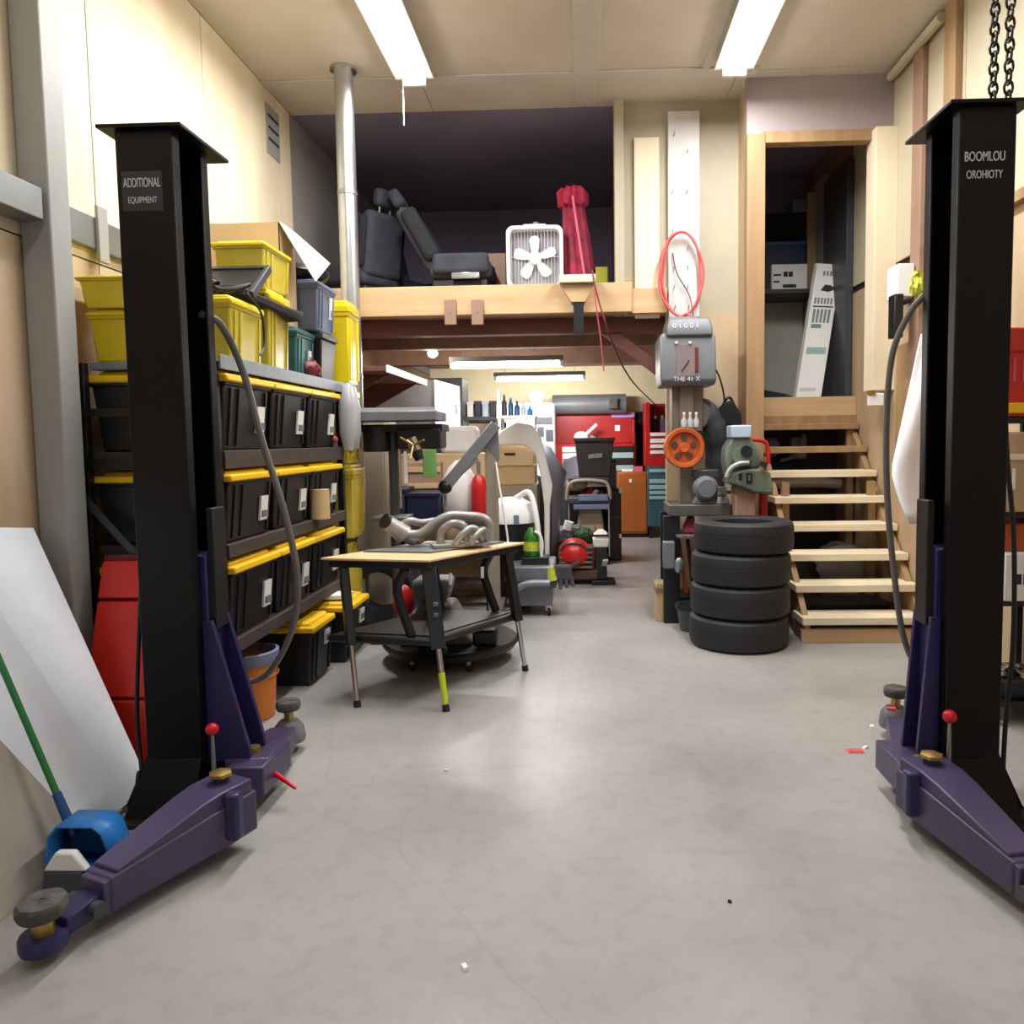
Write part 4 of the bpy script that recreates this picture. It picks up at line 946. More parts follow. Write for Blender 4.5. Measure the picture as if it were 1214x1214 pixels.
o = MB().sph((0, 0, .10), .13, (1.05, .8, .8)).rough(.008, 3).build('grey_bundle', 'clear_bag', angle=.9); o.location = (p.x, 11.5, q[3]); tag(o, 'grey bundle sitting on top of the white refrigerator', 'bundle')
# ------------------------------------------------------------------ back wall: duct, tool chests, cabinets
Yb = 11.9
a, b = at(655, 480, 12.2), at(742, 480, 12.2)
t = T('hanging_duct', 'grey duct running along the back wall above the red chest', 'duct', ((a.x+b.x)/2, 12.3, a.z-.2))
MB().cyl((a.x, 12.25, a.z), (b.x, 12.25, a.z), .16, n=24).build('duct', 'machine_grey', t)
px_box(MB(), 722, 472, 732, 484, 12.0, .1).build('flange', 'chrome', t)
t = T('tool_chest', 'large red tool chest with its red lid raised, on the back cabinets', 'tool chest', (at(710, 640, Yb).x, Yb, 0))
a, b = at(660, 640, Yb), at(733, 640, Yb)
zlid, zm, zbx = at(700, 490, Yb).z, at(700, 526, Yb).z, at(700, 562, Yb).z
x2 = at(753, 560, Yb).x
MB().box(a.x, x2, Yb+.42, Yb+.46, zm, zlid).build('lid', 'red_paint', t, bevel=.01)
MB().box(x2-.03, x2, Yb, Yb+.44, zbx, zlid-.1).build('side', 'red_paint', t, bevel=.005)
MB().box(a.x, x2, Yb, Yb+.44, zbx, zm).build('chest', 'red_paint', t, bevel=.01)
for k in range(4):
    z0 = zbx + .04 + k*(zm-zbx-.08)/4
    for r, mt in (((667, 705), 'white_plastic'), ((725, 751), 'black_plastic' if k % 2 else 'pale_teal')):
        dr = MB().box(at(r[0], 560, Yb).x, at(r[1], 560, Yb).x, Yb-.018, Yb, z0+.006, z0+(zm-zbx-.08)/4-.006).build('drawer', mt, t, bevel=.004)
MB().box(a.x, x2-.1, Yb+.0, Yb+.44, 0, zbx-.01).build('cabinet', 'machine_dark', t, bevel=.01)
px_box(MB(), 754, 512, 758, 517, Yb+.40, .01).build('light_switch', 'white_plastic', t) if False else None
px_box(MB(), 729, 504, 735, 511, Yb+.405, .012).build('sticker', 'white_plastic', t)
px_box(MB(), 725, 489, 752, 495, Yb+.40, .012).build('label_strip', 'purple_label', t) if M('purple_label', (186, 150, 206), .5) else None
px_box(MB(), 737, 556, 750, 560, Yb-.02, .012).build('label_strip', 'white_plastic', t)
# white drill kit lying in the chest
p = at(689, 520, Yb-.02)
t = T('white_grinder', 'white power tool with a slanting handle lying in the open red chest', 'power tool', (p.x, Yb+.18, zm))
MB().sph((p.x, Yb+.18, zm+.10), .10, (1.2, 1, 1)).build('body', 'white_plastic', t)
MB().cyl((p.x+.05, Yb+.18, zm+.12), (p.x+.25, Yb+.18, zm+.30), .03, n=12).build('handle', 'white_plastic', t)
MB().cyl((p.x+.16, Yb+.16, zm+.01), (p.x+.20, Yb+.16, zm+.12), .06, n=14).build('motor', 'machine_grey', t)
# orange cabinet
t, q = px_thing('orange_cabinet', 'orange-brown steel cabinet at the back between the trolley and the teal drawers', 'cabinet', (733, 560, 768, 638), 11.5, .5, 'orange_cabinet', .06)
MB().box(q[0]+.01, q[1]-.02, 11.485, 11.5, .1, q[3]-.02).build('door', 'orange_cabinet', t, bevel=.004)
px_box(MB(), 746, 568, 749, 572, 11.47, .015).build('lock', 'white_plastic', t)
MB().box(q[0]+.03, q[1]-.02, 11.53, 11.97, 0, .06).build('plinth', 'black_metal', t)
p = at(756, 557, 11.6)
t, q2 = px_thing('pink_box', 'small pink box lying on the orange cabinet', 'box', (752, 553, 762, 560.5), 11.6, .1, 'pink_box', q[3]+.001, .003) if M('pink_box', (206, 90, 120), .5) else None
# dark gap with hanging coat
p = at(760, 520, 12.2)
o = MB().loft([[at(x_, y_, 12.46+d_) for x_, y_, d_ in ((754, y0, 0), (764, y0, 0), (764, y0, .13), (754, y0, .13))] for y0 in (488, 505, 530, 556)]).rough(.03, 4).build('hanging_coat', 'black_fabric', angle=.9)
tag(origin(o, at(759, 556, 12.3)), 'dark coat hanging in the gap between the two red chests', 'coat')
# second red chest over teal drawers
Yt = 11.4
t = T('drawer_cabinet', 'teal drawer cabinet with pale drawer fronts at the back, under the smaller red chest', 'cabinet', (at(786, 600, Yt).x, Yt+.25, 0))
a, b = at(768, 600, Yt), at(803, 600, Yt); z1, z0 = at(785, 553, Yt).z, at(785, 624, Yt).z
MB().box(a.x, b.x, Yt, Yt+.5, z0, z1).build('body', 'teal_paint', t, bevel=.006)
for yy in ((556, 560), (568, 573), (575, 580), (582, 586), (588, 592)):
    px_box(MB(), 770, yy[0], 800, yy[1], Yt-.015, .02).build('drawer', 'pale_teal', t, bevel=.003)
for x_ in (a.x+.05, b.x-.05):
    for y_ in (Yt+.05, Yt+.45): MB().box(x_-.03, x_+.03, y_-.03, y_+.03, 0, z0).build('leg', 'black_metal', t)
t = T('tool_chest', 'smaller red tool chest with white drawer fronts standing on the teal cabinet', 'tool chest', (at(786, 540, Yt).x, Yt+.25, z1))
za, zl2 = at(785, 512, Yt).z, at(785, 477, Yt).z
MB().box(a.x-.03, b.x, Yt, Yt+.45, z1+.001, za).build('chest', 'red_paint', t, bevel=.006)
MB().box(a.x-.03, a.x+.04, Yt, Yt+.45, za, zl2).build('side', 'red_paint', t, bevel=.004)
MB().box(a.x-.03, b.x, Yt+.42, Yt+.45, za, zl2).build('lid', 'red_paint', t, bevel=.004)
for yy in ((513, 517), (520, 525), (527, 531), (534, 538)):
    px_box(MB(), 771, yy[0], 792, yy[1], Yt-.015, .02).build('drawer', 'white_plastic', t, bevel=.003)
for i, (px_, mt) in enumerate(((777, 'black_plastic'), (785, 'purple_label'), (791, 'white_plastic'))):
    p = at(px_, 512, Yt+.2)
    b_ = T('spray_can', ['black spray can in the smaller red chest', 'lilac spray can in the smaller red chest', 'white spray can in the smaller red chest'][i], 'spray can', (p.x, Yt+.2, za), 'spray cans in the red chest')
    MB().cyl((p.x, Yt+.2, za+.001), (p.x, Yt+.2, za+.20), .033, n=14).build('can', mt, b_)
    MB().cyl((p.x, Yt+.2, za+.20), (p.x, Yt+.2, za+.25), .02, n=12).build('cap', 'white_plastic', b_)

# ------------------------------------------------------------------ centre: trolley, black bin, red engine, drain pan
Yk = 9.0
t = T('tool_trolley', 'grey and black shop trolley with an open tray of red tools, under the black bin', 'trolley', (at(700, 640, Yk).x, Yk, 0))
a, b = at(672, 600, Yk), at(724, 600, Yk)
zz = lambda y_: at(700, y_, Yk).z
MB().box(a.x, b.x, Yk, Yk+.45, zz(597), zz(590)).build('tray_floor', 'machine_dark', t, bevel=.01)
MB().box(a.x+.14, b.x-.03, Yk-.01, Yk+.01, zz(594), zz(586)).build('tray_front', 'bluegrey_plastic', t, bevel=.006)
MB().tube([(a.x, Yk+.02, zz(592)), (a.x+.02, Yk+.02, zz(577)), (a.x+.12, Yk+.02, zz(570)), (b.x-.1, Yk+.02, zz(571)), (b.x-.02, Yk+.02, zz(578)), (b.x, Yk+.02, zz(592))], .022, 10, smooth=5).build('tray_hoop', 'tan_steel', t)
MB().tube([(a.x, Yk+.40, zz(592)), (a.x+.02, Yk+.40, zz(577)), (a.x+.12, Yk+.40, zz(570)), (b.x-.1, Yk+.40, zz(571)), (b.x-.02, Yk+.40, zz(578)), (b.x, Yk+.40, zz(592))], .022, 10, smooth=5).build('tray_hoop', 'tan_steel', t)
MB().box(a.x+.02, b.x-.02, Yk+.05, Yk+.40, zz(572), zz(566)).build('top_plate', 'machine_dark', t, bevel=.01)
MB().sph((a.x+.12, Yk+.2, zz(575)), .13, (1, 1.2, .7)).build('canister', 'tan_steel', t)
MB().tbox(((a.x+b.x)/2+.02, Yk+.22, zz(632)), (.34, .36), (.26, .3), zz(604)-zz(632)).build('cone_body', 'tan_steel', t, bevel=.02)
MB().box(a.x+.08, b.x-.02, Yk-.02, Yk+.4, zz(604), zz(598)).build('lower_tray', 'bluegrey_plastic', t, bevel=.006)
MB().box(a.x+.1, b.x-.05, Yk+.02, Yk+.42, .10, zz(632)).build('base', 'black_metal', t, bevel=.02)
MB().cyl((a.x+.02, Yk+.05, .10), (a.x+.02, Yk+.05, zz(592)), .012, n=10).build('post', 'chrome', t)
MB().cyl((b.x-.02, Yk+.05, .10), (b.x-.02, Yk+.05, zz(592)), .012, n=10).build('post', 'chrome', t)
MB().box(a.x+.02, b.x-.02, Yk+.03, Yk+.07, .09, .13).build('base_rail', 'black_metal', t)
for x_ in (a.x+.05, b.x-.05):
    for y_ in (Yk+.05, Yk+.4): MB().cyl((x_-.015, y_, .045), (x_+.015, y_, .045), .045, n=16).build('caster', 'rubber', t)
for i, (px_, py_, mt) in enumerate(((691, 586, 'dark_red'), (698, 583, 'red_plastic'), (705, 585, 'white_plastic'), (711, 586, 'dark_red'))):
    p = at(px_, py_, Yk+.15)
    o = MB().bar((p.x-.02, Yk+.12, zz(590)+.01), (p.x+.03, Yk+.2, p.z+.03), .05, .05).build('hand_tool', mt, bevel=.01)
    tag(origin(o, (p.x, Yk+.15, zz(590))), ['dark red hand tool at the left of the trolley tray', 'bright red hand tool second in the trolley tray', 'white hand tool third in the trolley tray', 'dark red hand tool at the right of the trolley tray'][i], 'hand tool')
# black bin on the trolley
z0 = zz(565.5)
a, b = at(680, 518, Yk-.02), at(729, 518, Yk-.02); zt = at(704, 519, Yk).z
t = T('black_bin', 'black bin with a white tag standing on the shop trolley', 'bin', ((a.x+b.x)/2, Yk+.2, z0))
cx = (a.x+b.x)/2; wt_ = b.x-a.x
M('bin_black', (46, 40, 42), .5, var=.1)
MB().tbox((cx, Yk+.22, z0), (wt_*.76, .34), (wt_*.96, .42), zt-z0-.03).build('body', 'bin_black', t, bevel=.012)
MB().tbox((cx, Yk+.22, zt-.04), (wt_, .46), (wt_*1.02, .47), .04).build('rim', 'bin_black', t, bevel=.006)
tgz = z0 + (zt-z0)*.52
tg = MB().loft([[(cx-.07, Yk+.03, tgz-.022), (cx+.09, Yk+.03, tgz-.008), (cx+.09, Yk+.006, tgz+.04), (cx-.07, Yk+.006, tgz+.024)], [(cx-.07, Yk+.025, tgz-.022), (cx+.09, Yk+.025, tgz-.008), (cx+.09, Yk+.0, tgz+.04), (cx-.07, Yk+.0, tgz+.024)]]).build('tag', 'paper', t)
text('print', 'LUNG', .05, 'ink', tg, (cx+.01, Yk-.002, tgz+.008), (PI/2, -.08, 0))
# dark trunk right of the trolley
t, q = px_thing('travel_case', 'upright black trunk with a latch standing right of the shop trolley', 'trunk', (721, 580, 737, 653), 9.3, .45, 'black_plastic', 0, .02)
px_box(MB(), 734, 578, 738, 585, 9.28, .03).build('latch', 'chrome', t)
px_box(MB(), 721, 612, 737, 614, 9.285, .02).build('seam', 'machine_dark', t)
px_box(MB(), 734, 633, 737, 638, 9.28, .03).build('latch', 'chrome', t)
# grey cover behind the bin
o = MB().grid(lambda u, v: at(668 + 62*u, 546 + 34*v - 8*math.sin(PI*u), 9.65 - .12*math.sin(PI*u) - .1*v), 10, 6).build('grey_cover', 'bumper_grey', solid=.02, angle=1.2)
tag(origin(o, at(700, 580, 9.55)), 'dark grey car panel propped behind the shop trolley', 'car panel')
t, q = px_thing('black_stand', 'dark stand carrying the car panel behind the shop trolley', 'stand', (672, 577, 724, 648), 9.68, .25, 'black_metal', 0)
MB().box(q[0]+.02, q[1]-.02, 9.67, 9.68, .2, .3).build('crossbar', 'machine_dark', t)
# red engine (small petrol motor) with its stand
Ye = 7.9
p = gz(690, 688); xe = at(686, 660, Ye).x
t = T('petrol_engine', 'small petrol engine with a red cover and brown base on the floor before the trolley', 'engine', (xe, Ye, 0))
zc = at(686, 660, Ye).z
MB().box(xe-.22, xe+.20, Ye-.15, Ye+.25, .05, .16).build('base', 'rust', t, bevel=.02) if M('rust', (92, 62, 54), .7, var=.3) else None
MB().lathe([(.001, -.14), (.11, -.14), (.14, -.08), (.14, .10), (.10, .13), (.001, .14)], (xe-.02, Ye+.02, .24), 24, 'Y').build('crankcase', 'machine_dark', t)
MB().sph(at(681, 656, Ye-.04), .19, (.92, .95, .85)).build('cover', 'red_plastic', t)
MB().tube([at(664, 652, Ye-.15), at(672, 645, Ye-.17), at(688, 645, Ye-.17), at(697, 653, Ye-.15)], .012, 8, smooth=5).build('carry_bar', 'machine_dark', t)
MB().tbox((xe+.12, Ye-.02, .12), (.09, .2), (.11, .22), .28).build('air_box', 'dark_red', t, bevel=.015)
for k in range(5): MB().box(xe-.2, xe+.14, Ye-.17+.006*k, Ye-.14, .18+.05*k, .20+.05*k).build('cooling_fin', 'machine_brown', t)
MB().cyl((xe-.15, Ye-.2, .16), (xe+.02, Ye-.2, .26), .03, n=12).build('exhaust', 'rust', t)
for x_ in (xe-.19, xe+.17): MB().cyl((x_-.02, Ye+.05, .06), (x_+.02, Ye+.05, .06), .06, n=18).build('wheel', 'rubber', t)
# grey engine block left behind
t = T('engine_block', 'grey engine block heaped with parts behind the red petrol engine', 'engine', (at(668, 632, 8.5).x, 8.5, 0))
a = at(650, 640, 8.5); b = at(692, 640, 8.5)
MB().box(a.x, b.x, 8.4, 8.8, .0, a.z-.02).build('crate', 'black_plastic', t, bevel=.02)
MB().box(a.x+.04, b.x-.03, 8.38, 8.75, a.z-.02, at(668, 626, 8.5).z).rough(.02, 7).build('block', 'purple_grey', t, bevel=.02) if M('purple_grey', (120, 112, 124), .5, rgb2=(60, 56, 66), scale=25) else None
MB().cyl(at(672, 628, 8.4), at(675, 618, 8.4), .05, n=14).build('filter', 'white_plastic', t)
MB().sph(at(690, 634, 8.42), .10, (1.2, 1, .8)).rough(.012, 1).build('green_rag', 'leaf_dark', t) if M('leaf_dark', (50, 84, 56), .8, var=.4, scale=30) else None
MB().sph(at(657, 640, 8.4), .06, (1, 1, 1)).build('pulley', 'bluegrey_plastic', t)
# white-topped dispenser
Yp = 7.75
a, b = at(703, 655, Yp), at(722, 655, Yp)
t = T('oil_drainer', 'black oil drainer with a square white funnel beside the red engine', 'oil drainer', ((a.x+b.x)/2, Yp+.1, 0))
MB().tbox(((a.x+b.x)/2, Yp+.09, at(712, 649, Yp).z), (.15, .15), (.17, .17), .09).build('funnel', 'white_plastic', t, bevel=.01)
MB().tbox(((a.x+b.x)/2, Yp+.09, at(712, 632, Yp).z-.02), (.16, .16), (.05, .05), .05).build('funnel_lid', 'white_plastic', t, bevel=.01)
MB().box(a.x+.02, b.x-.02, Yp+.02, Yp+.15, .05, at(712, 649, Yp).z).build('tank', 'black_plastic', t, bevel=.01)
MB().cyl(at(706, 633, Yp+.1), at(706, 622, Yp+.1), .012, n=8).build('red_tap', 'orange_iron', t)
MB().box(a.x-.02, b.x+.06, Yp-.02, Yp+.2, 0, .05).build('base', 'black_metal', t, bevel=.01)
o = MB().bar(gz(713, 682, .02)+Vector((0, 0, 0)), at(718, 664, 7.55), .05, .015).build('loose_strip', 'pale_green', bevel=.003) if M('pale_green', (206, 222, 206), .5) else None
tag(origin(o, gz(713, 682, 0)), 'pale strip leaning against the foot of the oil drainer', 'strip')
# drain pan trolley with green bottle
Yq = 6.35
a, b = at(598, 690, Yq), at(657, 690, Yq)
z0, z1, z2 = at(630, 705, Yq).z, at(630, 690, Yq).z, at(630, 672, Yq).z
t = T('drain_cart', 'low grey drain cart on casters right of the work table, bearing the green bottle', 'cart', ((a.x+b.x)/2, Yq+.3, 0))
M('dull_zinc', (142, 148, 156), .5, .4, var=.2)
MB().loft([[(a.x, Yq, z1), (b.x, Yq, z1), (b.x, Yq+.55, z1), (a.x, Yq+.55, z1)], [(a.x, Yq-.03, z2), (b.x, Yq-.03, z2), (b.x, Yq+.58, z2), (a.x, Yq+.58, z2)]]).build('pan', 'dull_zinc', t, bevel=.01)
MB().tube([at(604, 715, Yq-.04), at(612, 700, Yq-.04), at(625, 692, Yq-.04), at(652, 691, Yq-.04)], .030, 10, smooth=5).build('front_rail', 'dull_zinc', t)
MB().box(a.x+.04, b.x-.02, Yq+.02, Yq+.5, .09, z1).build('chassis', 'machine_grey', t, bevel=.01)
for x_, y_ in ((a.x+.08, Yq+.06), (b.x-.05, Yq+.06), (a.x+.08, Yq+.46), (b.x-.05, Yq+.46)):
    cs = MB().cyl((x_-.014, y_, .036), (x_+.014, y_, .036), .036, n=18).build('caster', 'rubber', t)
    MB().box(x_-.022, x_+.022, y_-.012, y_+.012, .05, .10).build('fork', 'chrome', cs)
px_box(MB(), 618, 661, 650, 673, Yq+.08, .2).build('black_tray', 'black_plastic', t, bevel=.006)
zt = at(634, 661, Yq+.08).z
p = at(630, 645, Yq+.16)
bt_ = T('green_bottle', 'squat green bottle with a pale label standing on the drain cart', 'bottle', (p.x, Yq+.17, zt))
zh = at(630, 626, Yq+.16).z
MB().lathe([(.001, 0), (.066, 0), (.07, .01), (.07, (zh-zt)*.66), (.045, (zh-zt)*.85), (.025, zh-zt), (.001, zh-zt)], (p.x, Yq+.17, zt+.001), 22).build('body', 'green_glass', bt_)
MB().lathe([(.0705, .05), (.0715, .05), (.0715, .13), (.0705, .13)], (p.x, Yq+.17, zt), 22, closed=True).build('label_band', 'leaf_yellow', bt_)
hose('white_tube', 'white tube bent over the right side of the green bottle', [at(634, 630, Yq+.12), at(640, 634, Yq+.1), at(643, 645, Yq+.1), at(642, 660, Yq+.1)], .012, 'white_plastic')
g0 = at(655, 672, Yq-.02)
t = T('work_gloves', 'yellow-cuffed dark work gloves hanging over the right end of the drain cart', 'gloves', (g0.x+.07, Yq+.02, z1))
MB().cyl(at(652, 672, Yq+.0), at(655, 688, Yq+.0), .035, .045, 12).build('cuff', 'leaf_yellow', t)
MB().tbox((at(668, 690, Yq).x, Yq+.02, at(668, 688, Yq).z), (.16, .07), (.13, .08), .13).build('palm', 'dark_glove', t, bevel=.02)
for k in range(4):
    p = at(659 + 6*k, 686, Yq); MB().cyl((p.x, Yq+.01, p.z+.02), (p.x+.01*(k-1.5), Yq-.01, p.z-.09+.012*abs(k-1)), .022, .015, 10).build('finger', 'dark_glove', t)

# ------------------------------------------------------------------ stairs
t = T('staircase', 'open wooden staircase with pale treads climbing to the upper room on the right', 'stairs', (2.0, 6.2, 0))
TY = [5.47, 5.65, 5.85, 6.06, 6.28, 6.50, 6.72, 6.93]
for k, y in enumerate(TY):
    z = .19 + .2035*k
    MB().box(1.58 if k < 6 else 1.50, XR-.01, y, y+.26, z-.056, z).build('tread', 'step_wood' if k < 6 else 'stud_wood', t, bevel=.006)
for x in (1.60, XR-.06):
    MB().prism([(x, 5.50, 0), (x, 5.50, .14), (x, 7.04, 1.60), (x, 7.04, 1.36), (x, 5.74, 0)], (.045, 0, 0)).build('stringer', 'stud_wood', t, bevel=.003)
MB().box(1.58, XR-.01, 5.49, 5.53, 0, .10).build('toe_board', 'beam_wood', t, bevel=.003)
for x, y, h in ((1.66, 6.36, 1.12), (XR-.13, 6.36, 1.12), (1.52, 6.98, 1.60), (XR-.1, 6.98, 1.60)):
    MB().box(x, x+.06, y, y+.06, 0, h).build('support_post', 'stud_wood', t, bevel=.003)
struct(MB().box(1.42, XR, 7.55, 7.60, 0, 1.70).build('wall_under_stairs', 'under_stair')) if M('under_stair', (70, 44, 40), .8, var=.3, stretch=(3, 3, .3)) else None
# things stored under the stairs
def bundle(name, label, cat, c, r, sc, mat, amp, seed):
    o = MB().sph((0, 0, r*sc[2]), r, sc, 12).rough(amp, seed).build(name, mat, angle=.9)
    o.location = c; return tag(o, label, cat)
t = T('car_bumper', 'black car bumper stored under the stairs with a pale rounded edge', 'car panel', (2.0, 7.2, 0))
MB().tube([(1.55, 7.15, .55), (1.58, 7.05, .95), (1.70, 7.0, 1.06), (2.1, 6.98, 1.08), (2.35, 7.02, 1.06)], .05, 10, smooth=6).build('edge', 'tan_steel', t)
MB().prism([(1.52, 7.2, 0), (1.56, 7.2, .9), (1.72, 7.2, 1.03), (2.36, 7.2, 1.03), (2.40, 7.2, 0)], (0, .08, 0)).build('skin', 'black_plastic', t, bevel=.02)
bundle('grey_sack', 'grey crumpled sack lying under the stairs behind the third tread', 'sack', (2.22, 6.62, .0), .34, (.8, .7, .85), 'grey_cloth', .02, 4)
bundle('black_sack', 'black sack lying under the stairs beside the tyres', 'sack', (1.86, 6.62, 0), .30, (.7, .8, .8), 'black_plastic', .02, 6)
t = T('black_crate', 'long black crate under the bottom treads of the stairs', 'crate', (2.1, 6.1, 0))
MB().box(1.70, 2.40, 5.95, 6.25, 0, .17).build('body', 'black_plastic', t, bevel=.01)
MB().box(1.69, 2.41, 5.94, 6.26, .17, .19).build('rim', 'machine_dark', t, bevel=.004)
t = T('child_seat_unit', 'dark seat with a blue headrest stored under the top treads of the stairs', 'seat', (1.9, 7.4, 0))
MB().box(1.70, 2.05, 7.32, 7.50, 0, 1.30).build('back', 'black_fabric', t, bevel=.05)
MB().sph((1.80, 7.33, 1.40), .10, (.9, .6, 1)).build('headrest', 'bluegrey_plastic', t)
MB().tube([(1.88, 7.30, 1.27), (2.0, 7.28, 1.31), (2.06, 7.28, 1.42), (2.10, 7.28, 1.52)], .02, 8, smooth=6).build('belt_bar', 'machine_grey', t)
MB().box(2.0, 2.16, 7.36, 7.46, 1.28, 1.50).build('side_wing', 'tan_steel', t, bevel=.03)

# ------------------------------------------------------------------ tyres
tc_ = gz(890, 778); tyx, tyy = tc_.x, tc_.y + .36
def tyre(label, x, y, z):
    t = T('tyre', label, 'tyre', (0, 0, 0), 'black tyres stacked in front of the stairs')
    R, W = .355, .2255
    prof = [(.215, .02), (.235, .005), (.30, .0), (.332, .006), (.349, .022), (R, .05), (R, W-.05), (.349, W-.022), (.332, W-.006), (.30, W), (.235, W-.005), (.215, W-.02), (.212, W*.5)]
    MB().lathe(prof, (0, 0, 0), 64, closed=True).build('carcass', 'tyre_rubber', t)
    for zz in (.075, .10, .125, .15): MB().lathe([(R-.001, zz-.003), (R+.0015, zz-.003), (R+.0015, zz+.003), (R-.001, zz+.003)], (0, 0, 0), 64, closed=True).build('tread_rib', 'tyre_rubber', t)
    t.location = (x, y, z); return t
for k, (dx, lb) in enumerate(((-.012, 'black tyre at the bottom of the stack before the stairs'), (.0, 'black tyre second from the bottom of the stack before the stairs'), (.006, 'black tyre third from the floor in the stack before the stairs'), (.028, 'black tyre on top of the stack before the stairs'))):
    tyre(lb, tyx + dx, tyy + .01*k, .2265*k)

# ------------------------------------------------------------------ machines left of the tyres
Ym = 6.12
def mz(y, Y=Ym): return at(820, y, Y).z
def mx(x, Y=Ym, y=550): return at(x, y, Y).x
xk = mx(815)
ztab = mz(598)
t = T('machine_stand', 'black machine stand with an iron table left of the tyre stack', 'stand', (mx(828), Ym+.2, 0))
MB().box(mx(793), mx(866), Ym-.05, Ym+.42, ztab-.09, ztab).build('iron_table', 'iron_table', t, bevel=.008)
MB().box(mx(787, Ym, 690), mx(806, Ym, 690), Ym-.02, Ym+.06, 0, ztab-.09).build('leg', 'black_metal', t, bevel=.006)
MB().box(mx(856, Ym, 690), mx(870, Ym, 690), Ym-.02, Ym+.06, 0, ztab-.09).build('leg', 'black_metal', t, bevel=.006)
MB().box(mx(789, Ym, 690), mx(806, Ym, 690), Ym+.34, Ym+.40, 0, ztab-.09).build('leg', 'black_metal', t, bevel=.006)
MB().box(mx(856, Ym, 690), mx(870, Ym, 690), Ym+.34, Ym+.40, 0, ztab-.09).build('leg', 'black_metal', t, bevel=.006)
MB().box(mx(789), mx(868), Ym+.0, Ym+.38, mz(712), mz(708)).build('lower_shelf', 'black_metal', t)
MB().box(mx(800), mx(830), Ym-.10, Ym+.3, mz(636), mz(633)).build('side_tray', 'purple_grey', t, bevel=.004)
MB().box(mx(786, Ym-.08, 650), mx(800, Ym-.08, 650), Ym-.10, Ym-.02, mz(672), mz(640)).build('clamp', 'machine_grey', t, bevel=.012)
MB().sph((mx(803), Ym-.09, mz(668)), .04, (1, .6, 1.6)).build('clamp_screw', 'zinc', t)
for i, (x0, x1, mt, lb) in enumerate(((806, 815, 'orange_iron', 'orange-brown long bar standing on the lower shelf of the machine stand'), (818, 826, 'dark_red', 'dark red long bar standing in the middle of the machine stand'), (832, 840, 'mag_cloth', 'crimson long bar standing right in the machine stand'))):
    o = MB().bar((mx(x1), Ym+.10+.06*i, mz(706)), (mx(x0), Ym+.10+.06*i, mz(642)), .05, .03).build('metal_bar', mt, bevel=.006)
    tag(origin(o, (mx(x1), Ym+.1+.06*i, mz(707))), lb, 'bar')
o = MB().loft([[(mx(809), Ym, mz(632.5)), (mx(825), Ym, mz(632.5)), (mx(825), Ym+.14, mz(632.5)), (mx(809), Ym+.14, mz(632.5))], [(mx(817), Ym+.02, mz(612.5)), (mx(824), Ym+.02, mz(612.5)), (mx(824), Ym+.12, mz(612.5)), (mx(817), Ym+.12, mz(612.5))]]).build('red_wedge', 'mag_cloth', bevel=.012)
tag(origin(o, (mx(817), Ym+.05, mz(632.5))), 'crimson wedge on the side tray under the iron table', 'wedge')
hose('steel_rod', 'bright steel rod leaning against the tyre stack from the machine stand', [(mx(824), Ym-.12, mz(703)), (mx(831), Ym-.10, mz(672)), (mx(837), Ym-.08, mz(640))], .011, 'chrome', 'rod')
t = T('black_pot', 'dark bucket on the floor between the machine stand and the tyres', 'bucket', (mx(815), Ym-.22, 0))
MB().lathe([(.001, 0), (.11, 0), (.14, .19), (.145, .20), (.13, .20), (.10, .02), (.001, .02)], (mx(818), Ym-.22, 0), 24).build('pail', 'machine_dark', t)
MB().lathe([(.141, .17), (.150, .175), (.150, .205), (.141, .205)], (mx(818), Ym-.22, 0), 24, closed=True).build('rim', 'black_plastic', t)
t, q = px_thing('wood_offcuts', 'short wooden block stuck out from the foot of the machine stand', 'block', (778, 692, 789, 710), Ym+.05, .2, 'beam_wood', 0, .004)
px_box(MB(), 777.5, 697, 789, 703, Ym+.045, .2).build('split_line', 'brown_board', t)
# tall grey drill with orange hand wheel
t = T('column_drill', 'tall grey pillar drill with a ribbed head and an orange hand wheel above its column', 'drill press', (xk, Ym+.25, ztab))
yh = 6.28
def hz(y): return at(815, y, yh).z
def hx(x, y=420): return at(x, y, yh).x
MB().box(hx(806, 570), hx(822, 570), yh-.02, yh+.12, ztab, hz(457)).build('column', 'machine_brown', t, bevel=.006)
MB().box(hx(797, 480), hx(834, 480), yh+.02, yh+.20, hz(512), hz(455)).build('gear_box', 'machine_brown', t, bevel=.01)
MB().cyl((hx(822, 570), yh-.03, ztab), (hx(822, 570), yh-.03, hz(553)), .012, n=10).build('feed_rod', 'chrome', t)
hd = MB().loft([[(hx(a_), yh-d_, hz(y_)) if i < 2 else (hx(a_), yh+.26, hz(y_)) for i, a_ in enumerate((x0, x1, x1, x0))] for y_, x0, x1, d_ in ((458, 783, 845, .10), (452, 781, 846, .14), (402, 780, 845, .14), (397, 783, 842, .12))]).build('head', 'machine_grey', t, bevel=.012)
MB().loft([[(hx(a_), yh-d_ if i < 2 else yh+.24, hz(y_)) for i, a_ in enumerate((x0, x1, x1, x0))] for y_, x0, x1, d_ in ((401, 788, 841, .17), (393, 788, 841, .17), (380, 791, 838, .13), (377, 793, 832, .08))]).build('head_cap', 'machine_grey', t, bevel=.012)
px_box(MB(), 802, 408, 824, 446, yh-.148, .012).build('panel', 'panel_mauve', hd, bevel=.003) if M('panel_mauve', (134, 118, 118), .5) else None
MB().bar(at(808, 440, yh-.15), at(817, 427, yh-.15), .012, .006).build('pointer', 'ink', hd)
px_box(MB(), 824, 412, 828, 440, yh-.15, .02).build('panel_edge', 'dark_red', hd)
for x_ in (802, 818): MB().sph(at(x_, 406.5, yh-.15), .013).build('lamp', 'white_plastic', hd)
p = at(814, 449.5, yh-.1425)
